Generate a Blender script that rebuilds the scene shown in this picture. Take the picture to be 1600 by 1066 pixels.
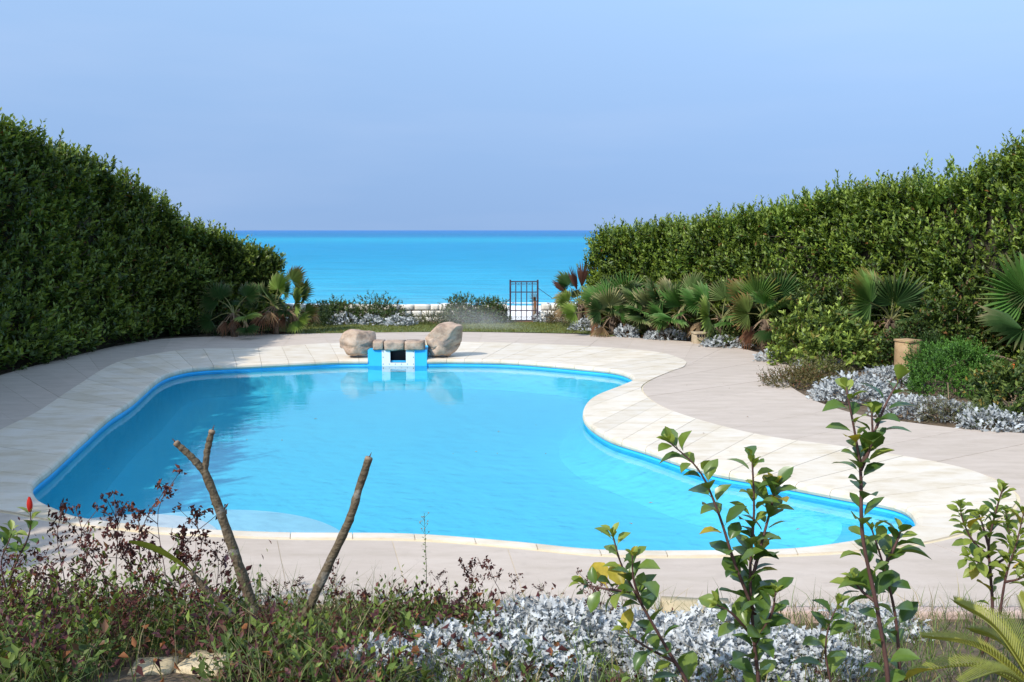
import bpy, math, random
import numpy as np
from mathutils import Vector, Matrix

# ------------------------------------------------------------------ camera, sky, sun, exposure
for o in list(bpy.data.objects): bpy.data.objects.remove(o)
scene = bpy.context.scene
COL = scene.collection
R = math.radians
FPX, CAMH = 1500.0, 3.2                       # focal length in photo pixels (1600 wide), eye height over the deck
PITCH = math.atan((533 - 360) / FPX)
cam = bpy.data.cameras.new('camera'); camo = bpy.data.objects.new('camera', cam); COL.objects.link(camo)
cam.sensor_width = 36; cam.lens = FPX / 1600 * 36; cam.clip_start = 0.1; cam.clip_end = 60000
camo.location = (0, 0, CAMH); camo.rotation_euler = (R(90) - PITCH, 0, 0)
scene.camera = camo

SUN_EL, SUN_AZ = R(42), R(225)                # azimuth clockwise from +Y: the sun stands behind the viewer, to the left
world = bpy.data.worlds.new('World'); scene.world = world; world.use_nodes = True
wn, wl = world.node_tree.nodes, world.node_tree.links
sky = wn.new('ShaderNodeTexSky'); sky.sky_type = 'NISHITA'; sky.sun_disc = False
sky.sun_elevation = SUN_EL; sky.sun_rotation = SUN_AZ
sky.air_density = 1.0; sky.dust_density = 0.6; sky.ozone_density = 3.0; sky.altitude = 0
bg = wn['Background']; bg.inputs[1].default_value = 0.15
SKYTINT = (1.30, 1.19, 1.08, 1)
tintn = wn.new('ShaderNodeMix'); tintn.data_type = 'RGBA'; tintn.blend_type = 'MULTIPLY'; tintn.inputs[0].default_value = 1
tcw = wn.new('ShaderNodeTexCoord'); sepw = wn.new('ShaderNodeSeparateXYZ'); comw = wn.new('ShaderNodeCombineXYZ')
liftw = wn.new('ShaderNodeMath'); liftw.operation = 'MULTIPLY_ADD'; liftw.inputs[2].default_value = .53
slopw = wn.new('ShaderNodeMath'); slopw.operation = 'MULTIPLY_ADD'; slopw.inputs[1].default_value = .72; slopw.inputs[2].default_value = -.95   # thick sea air: no pale rim along the horizon
wl.new(tcw.outputs['Generated'], sepw.inputs[0]); wl.new(sepw.outputs[0], comw.inputs[0]); wl.new(sepw.outputs[1], comw.inputs[1]); wl.new(sepw.outputs[2], slopw.inputs[0]); wl.new(slopw.outputs[0], liftw.inputs[1]); wl.new(sepw.outputs[2], liftw.inputs[0]); wl.new(liftw.outputs[0], comw.inputs[2])
nrmw = wn.new('ShaderNodeVectorMath'); nrmw.operation = 'NORMALIZE'; wl.new(comw.outputs[0], nrmw.inputs[0]); wl.new(nrmw.outputs[0], sky.inputs[0])
wl.new(sky.outputs[0], tintn.inputs[6]); tintn.inputs[7].default_value = SKYTINT
cmap = wn.new('ShaderNodeMapping'); cmap.inputs['Scale'].default_value = (1.2, 1.2, 7); wl.new(tcw.outputs['Generated'], cmap.inputs[0])   # faint uneven haze
cnz = wn.new('ShaderNodeTexNoise'); cnz.inputs['Scale'].default_value = 2.2; cnz.inputs['Detail'].default_value = 5; wl.new(cmap.outputs[0], cnz.inputs[0])
cmr = wn.new('ShaderNodeMapRange'); cmr.inputs[1].default_value = .45; cmr.inputs[2].default_value = .85; cmr.inputs[3].default_value = 0; cmr.inputs[4].default_value = .16; wl.new(cnz.outputs[0], cmr.inputs[0])
cmx = wn.new('ShaderNodeMix'); cmx.data_type = 'RGBA'; wl.new(cmr.outputs[0], cmx.inputs[0]); wl.new(tintn.outputs[2], cmx.inputs[6]); cmx.inputs[7].default_value = (3.2, 3.6, 4.6, 1)
wl.new(cmx.outputs[2], bg.inputs[0])
sun = bpy.data.lights.new('sun', 'SUN'); sun.energy = 3.0; sun.angle = R(0.55); sun.color = (1, .955, .88)
suno = bpy.data.objects.new('sun', sun); COL.objects.link(suno)
sdir = Vector((math.sin(SUN_AZ) * math.cos(SUN_EL), math.cos(SUN_AZ) * math.cos(SUN_EL), math.sin(SUN_EL)))
suno.rotation_euler = (-sdir).to_track_quat('-Z', 'Y').to_euler(); suno.location = sdir * 60
vs = scene.view_settings; vs.view_transform = 'Standard'; vs.look = 'None'; vs.exposure = 0.6; vs.gamma = 1
scene.cycles.max_bounces = 8; scene.cycles.transparent_max_bounces = 12
scene.cycles.volume_step_rate = 1; scene.cycles.volume_bounces = 3; scene.cycles.caustics_reflective = False; scene.cycles.caustics_refractive = False

# ------------------------------------------------------------------ helpers
_cp, _sp = math.cos(PITCH), math.sin(PITCH)
def ray(px, py):
    u = (px - 800) / FPX; v = (533 - py) / FPX
    return Vector((u, _cp + v * _sp, -_sp + v * _cp))
def at(px, py, z=0.0):                        # the point at height z on that line of sight
    r = ray(px, py); t = (z - CAMH) / r.z
    return Vector((r.x * t, r.y * t, z))
def atd(px, py, d):                           # the point at distance d (along Y) on it
    r = ray(px, py); t = d / r.y
    return Vector((r.x * t, d, CAMH + r.z * t))

def tag(o, label=None, cat=None, group=None, kind=None):
    if label: o['label'] = label
    if cat: o['category'] = cat
    if group: o['group'] = group
    if kind: o['kind'] = kind
    return o
def empty(name, loc=(0, 0, 0), label=None, cat=None, group=None):
    o = bpy.data.objects.new(name, None); COL.objects.link(o); o.location = loc
    o.empty_display_size = .1
    return tag(o, label, cat, group)
def link(name, me, parent=None, mw=None):
    o = bpy.data.objects.new(name, me); COL.objects.link(o)
    if parent is not None: o.parent = parent
    if mw is not None: o.matrix_world = mw if parent is None else mw
    return o
def world_child(name, me, parent):            # mesh given in world coordinates under a thing with a plain location
    o = bpy.data.objects.new(name, me); COL.objects.link(o); o.parent = parent
    p = parent; off = Vector((0, 0, 0))
    while p is not None: off += p.location; p = p.parent
    o.location = -off
    return o
def mesh(name, verts, faces, mat=None, smooth=False, tint=None, mats=None, midx=None):
    me = bpy.data.meshes.new(name)
    verts = np.asarray(verts, dtype=np.float32).reshape(-1, 3)
    if isinstance(faces, np.ndarray):
        n, k = faces.shape
        me.vertices.add(len(verts)); me.vertices.foreach_set('co', verts.ravel())
        me.loops.add(n * k); me.loops.foreach_set('vertex_index', faces.astype(np.int32).ravel())
        me.polygons.add(n); me.polygons.foreach_set('loop_start', np.arange(0, n * k, k, dtype=np.int32))
        me.update(calc_edges=True)
    else:
        me.from_pydata([tuple(map(float, v)) for v in verts], [], [tuple(map(int, f)) for f in faces]); me.update()
    if mats:
        for m in mats: me.materials.append(m)
        if midx is not None: me.polygons.foreach_set('material_index', np.asarray(midx, dtype=np.int32))
    elif mat: me.materials.append(mat)
    if smooth: me.polygons.foreach_set('use_smooth', np.ones(len(me.polygons), dtype=bool))
    if tint is not None:
        a = me.color_attributes.new('tint', 'FLOAT_COLOR', 'POINT')
        t = np.asarray(tint, dtype=np.float32)
        if t.shape[1] == 3: t = np.hstack([t, np.ones((len(t), 1), np.float32)])
        a.data.foreach_set('color', t.ravel())
    return me
class MB:                                     # collects shapes that become ONE mesh
    def __init__(s): s.v = []; s.f = []
    def add(s, v, f):
        b = len(s.v); s.v += [tuple(p) for p in v]; s.f += [tuple(i + b for i in q) for q in f]; return s
    def box(s, c, d, m=None):
        c = Vector(c); h = Vector(d) / 2
        v = [Vector((x * h.x, y * h.y, z * h.z)) for x in (-1, 1) for y in (-1, 1) for z in (-1, 1)]
        if m is not None: v = [m @ p for p in v]
        return s.add([c + p for p in v], [(0, 1, 3, 2), (4, 6, 7, 5), (0, 4, 5, 1), (2, 3, 7, 6), (0, 2, 6, 4), (1, 5, 7, 3)])
    def tube(s, pts, rad, n=6, cap=True):
        pts = [Vector(p) for p in pts]; k = len(pts)
        if not hasattr(rad, '__len__'): rad = [rad] * k
        rings = []; up = Vector((.3, .2, 1)).normalized(); prev = None
        for i, p in enumerate(pts):
            t = (pts[min(i + 1, k - 1)] - pts[max(i - 1, 0)])
            t = t.normalized() if t.length > 1e-9 else Vector((0, 0, 1))
            x = t.cross(up) if prev is None else (prev - t * prev.dot(t))
            if x.length < 1e-4: x = t.cross(Vector((1, 0, 0)))
            x.normalize(); prev = x; y = t.cross(x)
            rings.append([p + (x * math.cos(2 * math.pi * j / n) + y * math.sin(2 * math.pi * j / n)) * rad[i] for j in range(n)])
        v = [q for r in rings for q in r]; f = []
        for i in range(k - 1):
            for j in range(n):
                f.append((i * n + j, i * n + (j + 1) % n, (i + 1) * n + (j + 1) % n, (i + 1) * n + j))
        if cap: f.append(tuple(range(n - 1, -1, -1))); f.append(tuple((k - 1) * n + j for j in range(n)))
        return s.add(v, f)
    def mesh(s, name, mat, smooth=False): return mesh(name, s.v, s.f, mat, smooth)
def spline(pts, n):                           # open Catmull-Rom through points
    P = [Vector(p) for p in pts]; P = [P[0] * 2 - P[1]] + P + [P[-1] * 2 - P[-2]]; out = []
    segs = len(P) - 3
    for i in range(n + 1):
        t = i / n * segs; k = min(int(t), segs - 1); t -= k
        a, b, c, d = P[k:k + 4]
        out.append(.5 * ((2 * b) + (c - a) * t + (2 * a - 5 * b + 4 * c - d) * t * t + (3 * b - a - 3 * c + d) * t ** 3))
    return out

rng = np.random.default_rng(7); rnd = random.Random(11)
def _h(ix, iy, iz):
    n = (ix.astype(np.int64) * 374761393 + iy.astype(np.int64) * 668265263 + iz.astype(np.int64) * 2147483647) & 0x7fffffff
    n = ((n ^ (n >> 13)) * 1274126177) & 0x7fffffff
    return ((n ^ (n >> 16)) & 0xffff) / 65535.0
def vnoise(p):                                # value noise, -1..1
    p = np.asarray(p, float); i = np.floor(p).astype(np.int64); f = p - i; f = f * f * (3 - 2 * f); r = 0
    for dx in (0, 1):
        for dy in (0, 1):
            for dz in (0, 1):
                w = (f[:, 0] if dx else 1 - f[:, 0]) * (f[:, 1] if dy else 1 - f[:, 1]) * (f[:, 2] if dz else 1 - f[:, 2])
                r = r + w * _h(i[:, 0] + dx, i[:, 1] + dy, i[:, 2] + dz)
    return r * 2 - 1
def unit(a): return a / np.maximum(np.linalg.norm(a, axis=-1, keepdims=True), 1e-9)
def perp(d):                                  # some unit vector across each d
    r = unit(rng.normal(size=d.shape)); return unit(r - d * np.sum(r * d, -1, keepdims=True))

# ------------------------------------------------------------------ materials
def nodes(name):
    m = bpy.data.materials.new(name); m.use_nodes = True
    return m, m.node_tree.nodes, m.node_tree.links, m.node_tree.nodes['Principled BSDF']
def stone(name, cols, scale=3, rough=.8, bump=.2, bscale=40, stretch=(1, 1, 1), stain=None, obj_var=0.0, spec=.3, pos=None):
    m, n, l, b = nodes(name)
    tc = n.new('ShaderNodeNewGeometry'); mp = n.new('ShaderNodeMapping'); mp.inputs['Scale'].default_value = stretch
    l.new(tc.outputs['Position'], mp.inputs[0])
    no = n.new('ShaderNodeTexNoise'); no.inputs['Scale'].default_value = scale; no.inputs['Detail'].default_value = 8; no.inputs['Roughness'].default_value = .65
    l.new(mp.outputs[0], no.inputs[0])
    cr = n.new('ShaderNodeValToRGB'); e = cr.color_ramp.elements
    pos = pos or [.3 + .4 * i / (len(cols) - 1) for i in range(len(cols))]
    e[0].color = (*cols[0], 1); e[0].position = pos[0]; e[1].color = (*cols[-1], 1); e[1].position = pos[-1]
    for i in range(1, len(cols) - 1):
        q = e.new(pos[i]); q.color = (*cols[i], 1)
    l.new(no.outputs[0], cr.inputs[0]); out = cr.outputs[0]
    if stain:
        n2 = n.new('ShaderNodeTexNoise'); n2.inputs['Scale'].default_value = stain[1]; n2.inputs['Detail'].default_value = 5
        l.new(tc.outputs['Position'], n2.inputs[0])
        r2 = n.new('ShaderNodeMapRange'); r2.inputs[1].default_value = stain[2]; r2.inputs[2].default_value = stain[3]; r2.inputs[4].default_value = stain[4]
        l.new(n2.outputs[0], r2.inputs[0])
        mx = n.new('ShaderNodeMix'); mx.data_type = 'RGBA'; l.new(r2.outputs[0], mx.inputs[0]); l.new(out, mx.inputs[6]); mx.inputs[7].default_value = (*stain[0], 1)
        out = mx.outputs[2]
    if obj_var:
        oi = n.new('ShaderNodeObjectInfo'); r3 = n.new('ShaderNodeMapRange'); r3.inputs[3].default_value = 1 - obj_var; r3.inputs[4].default_value = 1 + obj_var * .5
        l.new(oi.outputs['Random'], r3.inputs[0])
        mx = n.new('ShaderNodeMix'); mx.data_type = 'RGBA'; mx.blend_type = 'MULTIPLY'; mx.inputs[0].default_value = 1
        l.new(out, mx.inputs[6]); l.new(r3.outputs[0], mx.inputs[7]); out = mx.outputs[2]
    l.new(out, b.inputs['Base Color']); b.inputs['Roughness'].default_value = rough; b.inputs['Specular IOR Level'].default_value = spec
    if bump:
        nb = n.new('ShaderNodeTexNoise'); nb.inputs['Scale'].default_value = bscale; nb.inputs['Detail'].default_value = 6
        l.new(tc.outputs['Position'], nb.inputs[0])
        bp = n.new('ShaderNodeBump'); bp.inputs['Strength'].default_value = bump; bp.inputs['Distance'].default_value = .02
        l.new(nb.outputs[0], bp.inputs['Height']); l.new(bp.outputs[0], b.inputs['Normal'])
    return m
def leafmat(name, trans=.3, rough=.45, spec=.35, col=None, var=.0, warm=(1.15, 1.1, .5)):   # colour from the mesh 'tint', or one colour varied per object
    m, n, l, b = nodes(name)
    if col is None:
        a = n.new('ShaderNodeAttribute'); a.attribute_name = 'tint'; c = a.outputs['Color']
    else:
        oi = n.new('ShaderNodeObjectInfo'); cr = n.new('ShaderNodeValToRGB'); cr.color_ramp.elements[0].color = (*col[0], 1); cr.color_ramp.elements[1].color = (*col[-1], 1)
        for i in range(1, len(col) - 1): cr.color_ramp.elements.new(i / (len(col) - 1)).color = (*col[i], 1)
        l.new(oi.outputs['Random'], cr.inputs[0]); c = cr.outputs[0]
        g = n.new('ShaderNodeNewGeometry'); no = n.new('ShaderNodeTexNoise'); no.inputs['Scale'].default_value = 30; l.new(g.outputs['Position'], no.inputs[0])
        mr = n.new('ShaderNodeMapRange'); mr.inputs[3].default_value = 1 - var; mr.inputs[4].default_value = 1 + var; l.new(no.outputs[0], mr.inputs[0])
        mx = n.new('ShaderNodeMix'); mx.data_type = 'RGBA'; mx.blend_type = 'MULTIPLY'; mx.inputs[0].default_value = 1
        l.new(c, mx.inputs[6]); l.new(mr.outputs[0], mx.inputs[7]); c = mx.outputs[2]
    l.new(c, b.inputs['Base Color']); b.inputs['Roughness'].default_value = rough; b.inputs['Specular IOR Level'].default_value = spec
    t = n.new('ShaderNodeBsdfTranslucent'); mw = n.new('ShaderNodeMix'); mw.data_type = 'RGBA'; mw.blend_type = 'MULTIPLY'; mw.inputs[0].default_value = 1
    l.new(c, mw.inputs[6]); mw.inputs[7].default_value = (*warm, 1); l.new(mw.outputs[2], t.inputs[0])
    ms = n.new('ShaderNodeMixShader'); ms.inputs[0].default_value = trans
    l.new(b.outputs[0], ms.inputs[1]); l.new(t.outputs[0], ms.inputs[2]); l.new(ms.outputs[0], n['Material Output'].inputs[0])
    return m
def plain(name, col, rough=.5, metal=0, spec=.4, noise=.15, nscale=12):
    m, n, l, b = nodes(name)
    g = n.new('ShaderNodeNewGeometry'); no = n.new('ShaderNodeTexNoise'); no.inputs['Scale'].default_value = nscale; no.inputs['Detail'].default_value = 6
    l.new(g.outputs['Position'], no.inputs[0])
    mr = n.new('ShaderNodeMapRange'); mr.inputs[1].default_value = .3; mr.inputs[2].default_value = .7; mr.inputs[3].default_value = 1 - noise; mr.inputs[4].default_value = 1 + noise
    l.new(no.outputs[0], mr.inputs[0])
    mx = n.new('ShaderNodeMix'); mx.data_type = 'RGBA'; mx.blend_type = 'MULTIPLY'; mx.inputs[0].default_value = 1
    mx.inputs[6].default_value = (*col, 1); l.new(mr.outputs[0], mx.inputs[7]); l.new(mx.outputs[2], b.inputs['Base Color'])
    b.inputs['Roughness'].default_value = rough; b.inputs['Metallic'].default_value = metal; b.inputs['Specular IOR Level'].default_value = spec
    return m
M = {}
M['deck'] = stone('deck_stone', [(.445, .365, .29), (.505, .416, .340), (.55, .460, .382)], 1.3, .75, .15, 60, (1, 3.2, 1), ((.34, .28, .23), 5, .60, .78, .35), .05)
M['mortar'] = stone('mortar', [(.58, .47, .29), (.66, .57, .40)], 5, .9, .2)
M['coping'] = stone('coping_stone', [(.56, .455, .315), (.67, .58, .46), (.715, .645, .555)], 1.6, .65, .08, 50, (1, 2.2, 1), ((.56, .44, .28), .8, .54, .74, .5), .08)
M['soil'] = stone('soil', [(.07, .05, .03), (.14, .10, .065), (.18, .14, .09)], 6, .95, .6, 30)
M['sand'] = stone('sand', [(.74, .70, .63), (.84, .81, .76)], 2, .95, .1)
M['rock'] = stone('boulder_stone', [(.20, .135, .095), (.43, .31, .225), (.54, .42, .325)], 3.0, .88, 1.0, 16, (1, 1, 1.8), ((.15, .135, .125), 3.6, .56, .70, .7))
M['wallstone'] = stone('wall_stone', [(.55, .49, .40), (.74, .69, .60), (.80, .77, .70)], 3, .85, .3, 25, obj_var=.12)
M['joint'] = stone('wall_joint', [(.22, .18, .15), (.34, .28, .23)], 8, .95, .3)
M['lamp'] = stone('lamp_stone', [(.36, .28, .18), (.46, .37, .25)], 5, .85, .3)
M['slabstone'] = stone('edging_stone', [(.48, .37, .21), (.58, .47, .30)], 4, .85, .2)
M['pink'] = stone('pink_edging', [(.46, .33, .27), (.55, .42, .36)], 4, .85, .2)
M['pillar'] = stone('pillar_stone', [(.28, .17, .085), (.36, .235, .12), (.41, .28, .155)], 5, .8, .25, 30)
M['poolblue'] = stone('pool_paint', [(.075, .70, .965), (.085, .73, .98), (.095, .75, .985)], .6, .5, 0)
M['wallblue'] = plain('pool_wall_paint', (.04, .50, .93), .5, noise=.06, nscale=2)
M['steppaint'] = plain('step_paint', (.40, .80, .95), .5, noise=.06, nscale=3)
M['whitepaint'] = plain('white_paint', (.80, .83, .85), .5, noise=.05)
M['plastic'] = plain('white_plastic', (.78, .79, .80), .35, noise=.04)
M['black'] = plain('skimmer_dark', (.012, .012, .02), .5)
M['iron'] = plain('painted_iron', (.055, .03, .045), .55, .2, noise=.4, nscale=9)
M['rust'] = plain('rust', (.22, .09, .04), .9, noise=.4)
M['bark'] = stone('frangipani_bark', [(.055, .040, .024), (.115, .085, .050), (.165, .13, .082)], 14, .85, .9, 45, (1, 1, 3), ((.30, .27, .22), 9, .58, .70, .7))
M['twig'] = plain('red_brown_twig', (.085, .040, .032), .7, noise=.3)
M['greenstem'] = plain('green_stem', (.09, .10, .03), .6, noise=.3)
M['drywood'] = plain('dry_wood', (.27, .19, .12), .9, noise=.35)
M['hedgetwig'] = plain('hedge_wood', (.10, .075, .045), .9, noise=.3)
M['core'] = plain('hedge_inner_shade', (.035, .030, .016), .95, noise=.4, nscale=6)  # near-black brown: twigs plus the shade deep inside the hedge
M['leaf'] = leafmat('hedge_leaf', .3, .42, .4)
M['leafsoft'] = leafmat('garden_leaf', .24, .5, .3)
M['dry'] = leafmat('dry_leaf', .2, .85, .1, warm=(1.1, .9, .6))
M['fan'] = leafmat('palm_blade', .25, .5, .22)
M['silver'] = leafmat('silver_leaf', .12, .9, .1, warm=(1, 1, 1))
M['silverobj'] = leafmat('silver_leaf_single', .12, .9, .1, [(.39, .40, .395), (.51, .52, .51), (.60, .61, .60)], .08, (1, 1, 1))
M['hib'] = leafmat('hibiscus_leaf', .28, .33, .5, [(.05, .10, .018), (.085, .15, .025), (.15, .21, .035)], .22)
M['hibyoung'] = leafmat('young_hibiscus_leaf', .35, .4, .4, [(.20, .26, .04), (.27, .32, .055), (.16, .22, .035)], .15)
M['hibyellow'] = leafmat('yellowing_leaf', .35, .45, .3, [(.45, .33, .03), (.36, .30, .04)], .4)
M['petalred'] = leafmat('red_petal', .3, .6, .2, [(.62, .035, .02), (.7, .05, .03)], .1, (1.1, .6, .4))
M['petalorange'] = leafmat('orange_petal', .35, .6, .2, [(.80, .14, .03), (.85, .19, .05)], .1, (1.1, .7, .4))
# ------------------------------------------------------------------ the pool's outline: (water edge, outer coping edge, outer deck edge), photo pixels on the deck plane or metres (W)
def W(x, y): return ('w', x, y)
TRI = [((529, 565), (515, 537), (500, 520.5)), ((475, 567.5), (460, 540), (470, 521.5)), ((400, 571), (395, 544.5), (420, 523)), ((320, 575), (300, 546), (330, 526)),
 ((281, 580.5), (240, 554), (250, 530)), ((249, 593), (180, 568), (180, 541)), ((208, 628), (121, 603), (60, 570)), ((172, 652), (60, 643), (-20, 592)),
 ((132, 687), (0, 673), W(-11.5, 19)), ((84, 731), (-60, 705), W(-11.2, 15.5)), ((52, 759), (-95, 745), W(-10.5, 12)), ((58, 783), (-60, 785), W(-9, 9.5)),
 ((90, 800), (25, 803), W(-7.6, 7.9)), ((124, 812), (105, 818), W(-5.6, 7.6)), ((180, 820), (175, 826), W(-4.5, 7.7)), ((256, 828), (253, 834), W(-3.6, 7.8)),
 ((340, 832), (338, 838), W(-2.7, 7.9)), ((450, 836), (449, 842), W(-1.8, 7.95)), ((640, 838), (642, 844), W(-.7, 7.95)), ((800, 850), (804, 856), W(.2, 7.9)),
 ((940, 863), (944, 869), W(.9, 7.85)), ((1120, 864), (1125, 870), W(1.9, 7.85)), ((1250, 860), (1257, 867), W(2.8, 7.85)), ((1361, 844), (1390, 857), W(3.9, 7.85)),
 ((1418, 830), (1490, 838), W(6, 7.9)), ((1432, 817), (1560, 812), W(9.5, 8)), ((1404, 792), (1585, 772), W(10.5, 10)), ((1300, 771), (1500, 731), (1730, 690)),
 ((1200, 752), (1338, 702), (1500, 670)), ((1103, 734), (1195, 682), (1350, 650)), ((1011, 704), (1090, 656), (1275, 627)), ((946, 682), (1030, 634), (1232, 600)),
 ((911.5, 653), (1003, 612), (1262, 579)), ((925, 625), (1010, 598), (1225, 562)), ((970, 605.5), (1045, 582), (1170, 547)), ((990, 594.6), (1069, 573), (1130, 539)),
 ((967, 582), (1066, 562), (1080, 534)), ((906, 574.7), (1010, 548.5), (1020, 530)), ((800, 566), (870, 539), (900, 522)), ((711, 564), (737, 535), (740, 519)),
 ((667, 564.3), (667, 534.5), (660, 519.3)), ((621, 564.2), (621, 534.5), (620, 519.3)), ((575, 564.5), (575, 535), (580, 519.6))]
def P2(q, z=0):
    return Vector((q[1], q[2], 0)) if q[0] == 'w' else at(q[0], q[1], z)
CI = [P2(t[0], -.03) for t in TRI]; CO = [P2(t[1]) for t in TRI]; CD = [P2(t[2]) for t in TRI]
for c in CI: c.z = 0
NT = len(TRI)
def cr(P, t):
    k = int(math.floor(t)); f = t - k
    a, b, c, d = (P[(k + j) % NT] for j in (-1, 0, 1, 2))
    return .5 * ((2 * b) + (c - a) * f + (2 * a - 5 * b + 4 * c - d) * f * f + (3 * b - a - 3 * c + d) * f ** 3)
def lin(P, t):
    k = int(math.floor(t)); f = t - k; return P[k % NT].lerp(P[(k + 1) % NT], f)
def tri(t):
    i, o, d = cr(CI, t), cr(CO, t), lin(CD, t) * .5 + cr(CD, t) * .5
    i.z = o.z = d.z = 0
    return i, o, d
NS = 720
RING = [tri(NT * k / NS) for k in range(NS)]
def ts_by_length(sel, step):                  # parameters spaced evenly in metres
    L = [0]
    q = [sel(RING[k % NS]) for k in range(NS + 1)]
    for k in range(NS): L.append(L[-1] + (q[k + 1] - q[k]).length)
    n = int(round(L[-1] / step)); out = []; k = 0
    for j in range(n):
        g = L[-1] * j / n
        while L[k + 1] < g: k += 1
        out.append(NT * (k + (g - L[k]) / max(L[k + 1] - L[k], 1e-9)) / NS)
    return out
def inside(x, y, poly):
    px = np.array([p.x for p in poly]); py = np.array([p.y for p in poly]); qx = np.roll(px, -1); qy = np.roll(py, -1)
    x = np.asarray(x)[..., None]; y = np.asarray(y)[..., None]
    c = ((py > y) != (qy > y)) & (x < (qx - px) * (y - py) / (qy - py + 1e-12) + px)
    return np.sum(c, -1) % 2 == 1
INNER = [r[0] for r in RING]; OUTER = [r[1] for r in RING]; DECKO = [r[2] for r in RING]
WATERZ = -.15

# ------------------------------------------------------------------ ground, lawn, beach, sea
def terrain(x, y):                            # the planting beds rise a little
    x = np.asarray(x, float); y = np.asarray(y, float)
    z = np.clip((7.75 - y) / 2.2, 0, 1) ** 1.2 * .42
    z = z + np.clip((np.hypot(x - 12, y - 20) * -1 + 6) / 6, 0, 1) * .25
    return z
gx = np.arange(-44, 44.01, .4); gy = np.arange(-14, 34.81, .4)
X, Y = np.meshgrid(gx, gy); Z = terrain(X, Y) + .04 * vnoise(np.stack([X.ravel() * .9, Y.ravel() * .9, X.ravel() * 0], 1)).reshape(X.shape) - .05
ins = inside(X, Y, [(r[1] * .4 + r[2] * .6) for r in RING]); Z = np.where(inside(X, Y, DECKO), np.minimum(Z, -.02), Z)
nx = len(gx); idx = np.arange(X.size).reshape(X.shape)
q = np.stack([idx[:-1, :-1], idx[:-1, 1:], idx[1:, 1:], idx[1:, :-1]], -1).reshape(-1, 4)
keep = ~np.all(ins.ravel()[q], axis=1)
tag(link('ground', mesh('ground', np.stack([X, Y, Z], -1).reshape(-1, 3), q[keep], M['soil'], True)), kind='structure')

m, n, l, b = nodes('lawn_turf')
g = n.new('ShaderNodeNewGeometry'); no = n.new('ShaderNodeTexNoise'); no.inputs['Scale'].default_value = 1.6; no.inputs['Detail'].default_value = 8
l.new(g.outputs['Position'], no.inputs[0]); crr = n.new('ShaderNodeValToRGB'); crr.color_ramp.elements[0].position = .35; crr.color_ramp.elements[1].position = .68
crr.color_ramp.elements[0].color = (.085, .115, .026, 1); crr.color_ramp.elements[1].color = (.17, .195, .055, 1)
l.new(no.outputs[0], crr.inputs[0]); l.new(crr.outputs[0], b.inputs[0]); b.inputs['Roughness'].default_value = .9; M['lawn'] = m
LW = [at(478, 521.5), at(700, 518.5), at(800, 519.5), at(905, 521.5), at(952, 526.5), Vector((4.4, 30.6, 0)), Vector((3.4, 33.4, 0)), Vector((-9, 33.4, 0)), Vector((-8.6, 30.8, 0))]
tag(link('lawn', mesh('lawn', [(p.x, p.y, .012) for p in LW], [tuple(range(len(LW)))], M['lawn'])), kind='structure')
k = 26000; bx = rng.uniform(-8.8, 4.2, k); by = rng.uniform(29.4, 33.3, k); okm = inside(bx, by, LW); bx, by = bx[okm], by[okm]; k = len(bx)
base = np.stack([bx, by, np.full(k, .01)], 1); a = rng.uniform(0, 6.28, k); s = np.stack([np.cos(a), np.sin(a), 0 * a], 1) * .011
tip = base + np.stack([rng.normal(0, .018, k), rng.normal(0, .018, k), rng.uniform(.025, .065, k)], 1)
tc = np.array([.135, .165, .04]) * rng.uniform(.7, 1.35, (k, 1)) * np.stack([rng.uniform(.9, 1.35, k), np.ones(k), np.ones(k)], 1)
gme = mesh('lawn_grass', np.stack([base - s, base + s, tip], 1).reshape(-1, 3), np.arange(3 * k).reshape(-1, 3), M['leafsoft'], tint=np.repeat(tc, 3, 0))
tag(link('lawn_grass', gme), 'short mown grass of the lawn strip before the sea wall', 'grass', kind='stuff')

ys = np.concatenate([np.linspace(34.3, 100, 60)]); xs = np.linspace(-90, 90, 60)
X, Y = np.meshgrid(xs, ys); t = (Y - 34.3) / (84 - 34.3)
Z = -.12 - 3.1 * np.clip(t, 0, 1.6) ** .8 + .05 * vnoise(np.stack([X.ravel() * .3, Y.ravel() * .3, 0 * X.ravel()], 1)).reshape(X.shape)
idx = np.arange(X.size).reshape(X.shape); q = np.stack([idx[:-1, :-1], idx[:-1, 1:], idx[1:, 1:], idx[1:, :-1]], -1).reshape(-1, 4)
tag(link('beach', mesh('beach', np.stack([X, Y, Z], -1).reshape(-1, 3), q, M['sand'], True)), kind='structure')

m, n, l, b = nodes('sea_water')
g = n.new('ShaderNodeNewGeometry'); sx = n.new('ShaderNodeSeparateXYZ'); l.new(g.outputs['Position'], sx.inputs[0])
lg = n.new('ShaderNodeMath'); lg.operation = 'LOGARITHM'; lg.inputs[1].default_value = 10; l.new(sx.outputs[1], lg.inputs[0])
mp = n.new('ShaderNodeMapping'); mp.inputs['Scale'].default_value = (.004, .02, 1); l.new(g.outputs['Position'], mp.inputs[0])
no = n.new('ShaderNodeTexNoise'); no.inputs['Scale'].default_value = 1; no.inputs['Detail'].default_value = 6; l.new(mp.outputs[0], no.inputs[0])
mr = n.new('ShaderNodeMapRange'); mr.inputs[1].default_value = 1.9; mr.inputs[2].default_value = 3.9; l.new(lg.outputs[0], mr.inputs[0])
ad = n.new('ShaderNodeMath'); ad.operation = 'MULTIPLY_ADD'; ad.inputs[1].default_value = .22; ad.inputs[2].default_value = -.11; l.new(no.outputs[0], ad.inputs[0])
sm = n.new('ShaderNodeMath'); sm.operation = 'ADD'; l.new(mr.outputs[0], sm.inputs[0]); l.new(ad.outputs[0], sm.inputs[1])
crr = n.new('ShaderNodeValToRGB'); e = crr.color_ramp.elements
e[0].position = 0; e[0].color = (.10, .46, .60, 1); e[1].position = 1; e[1].color = (.022, .15, .40, 1)
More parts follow.
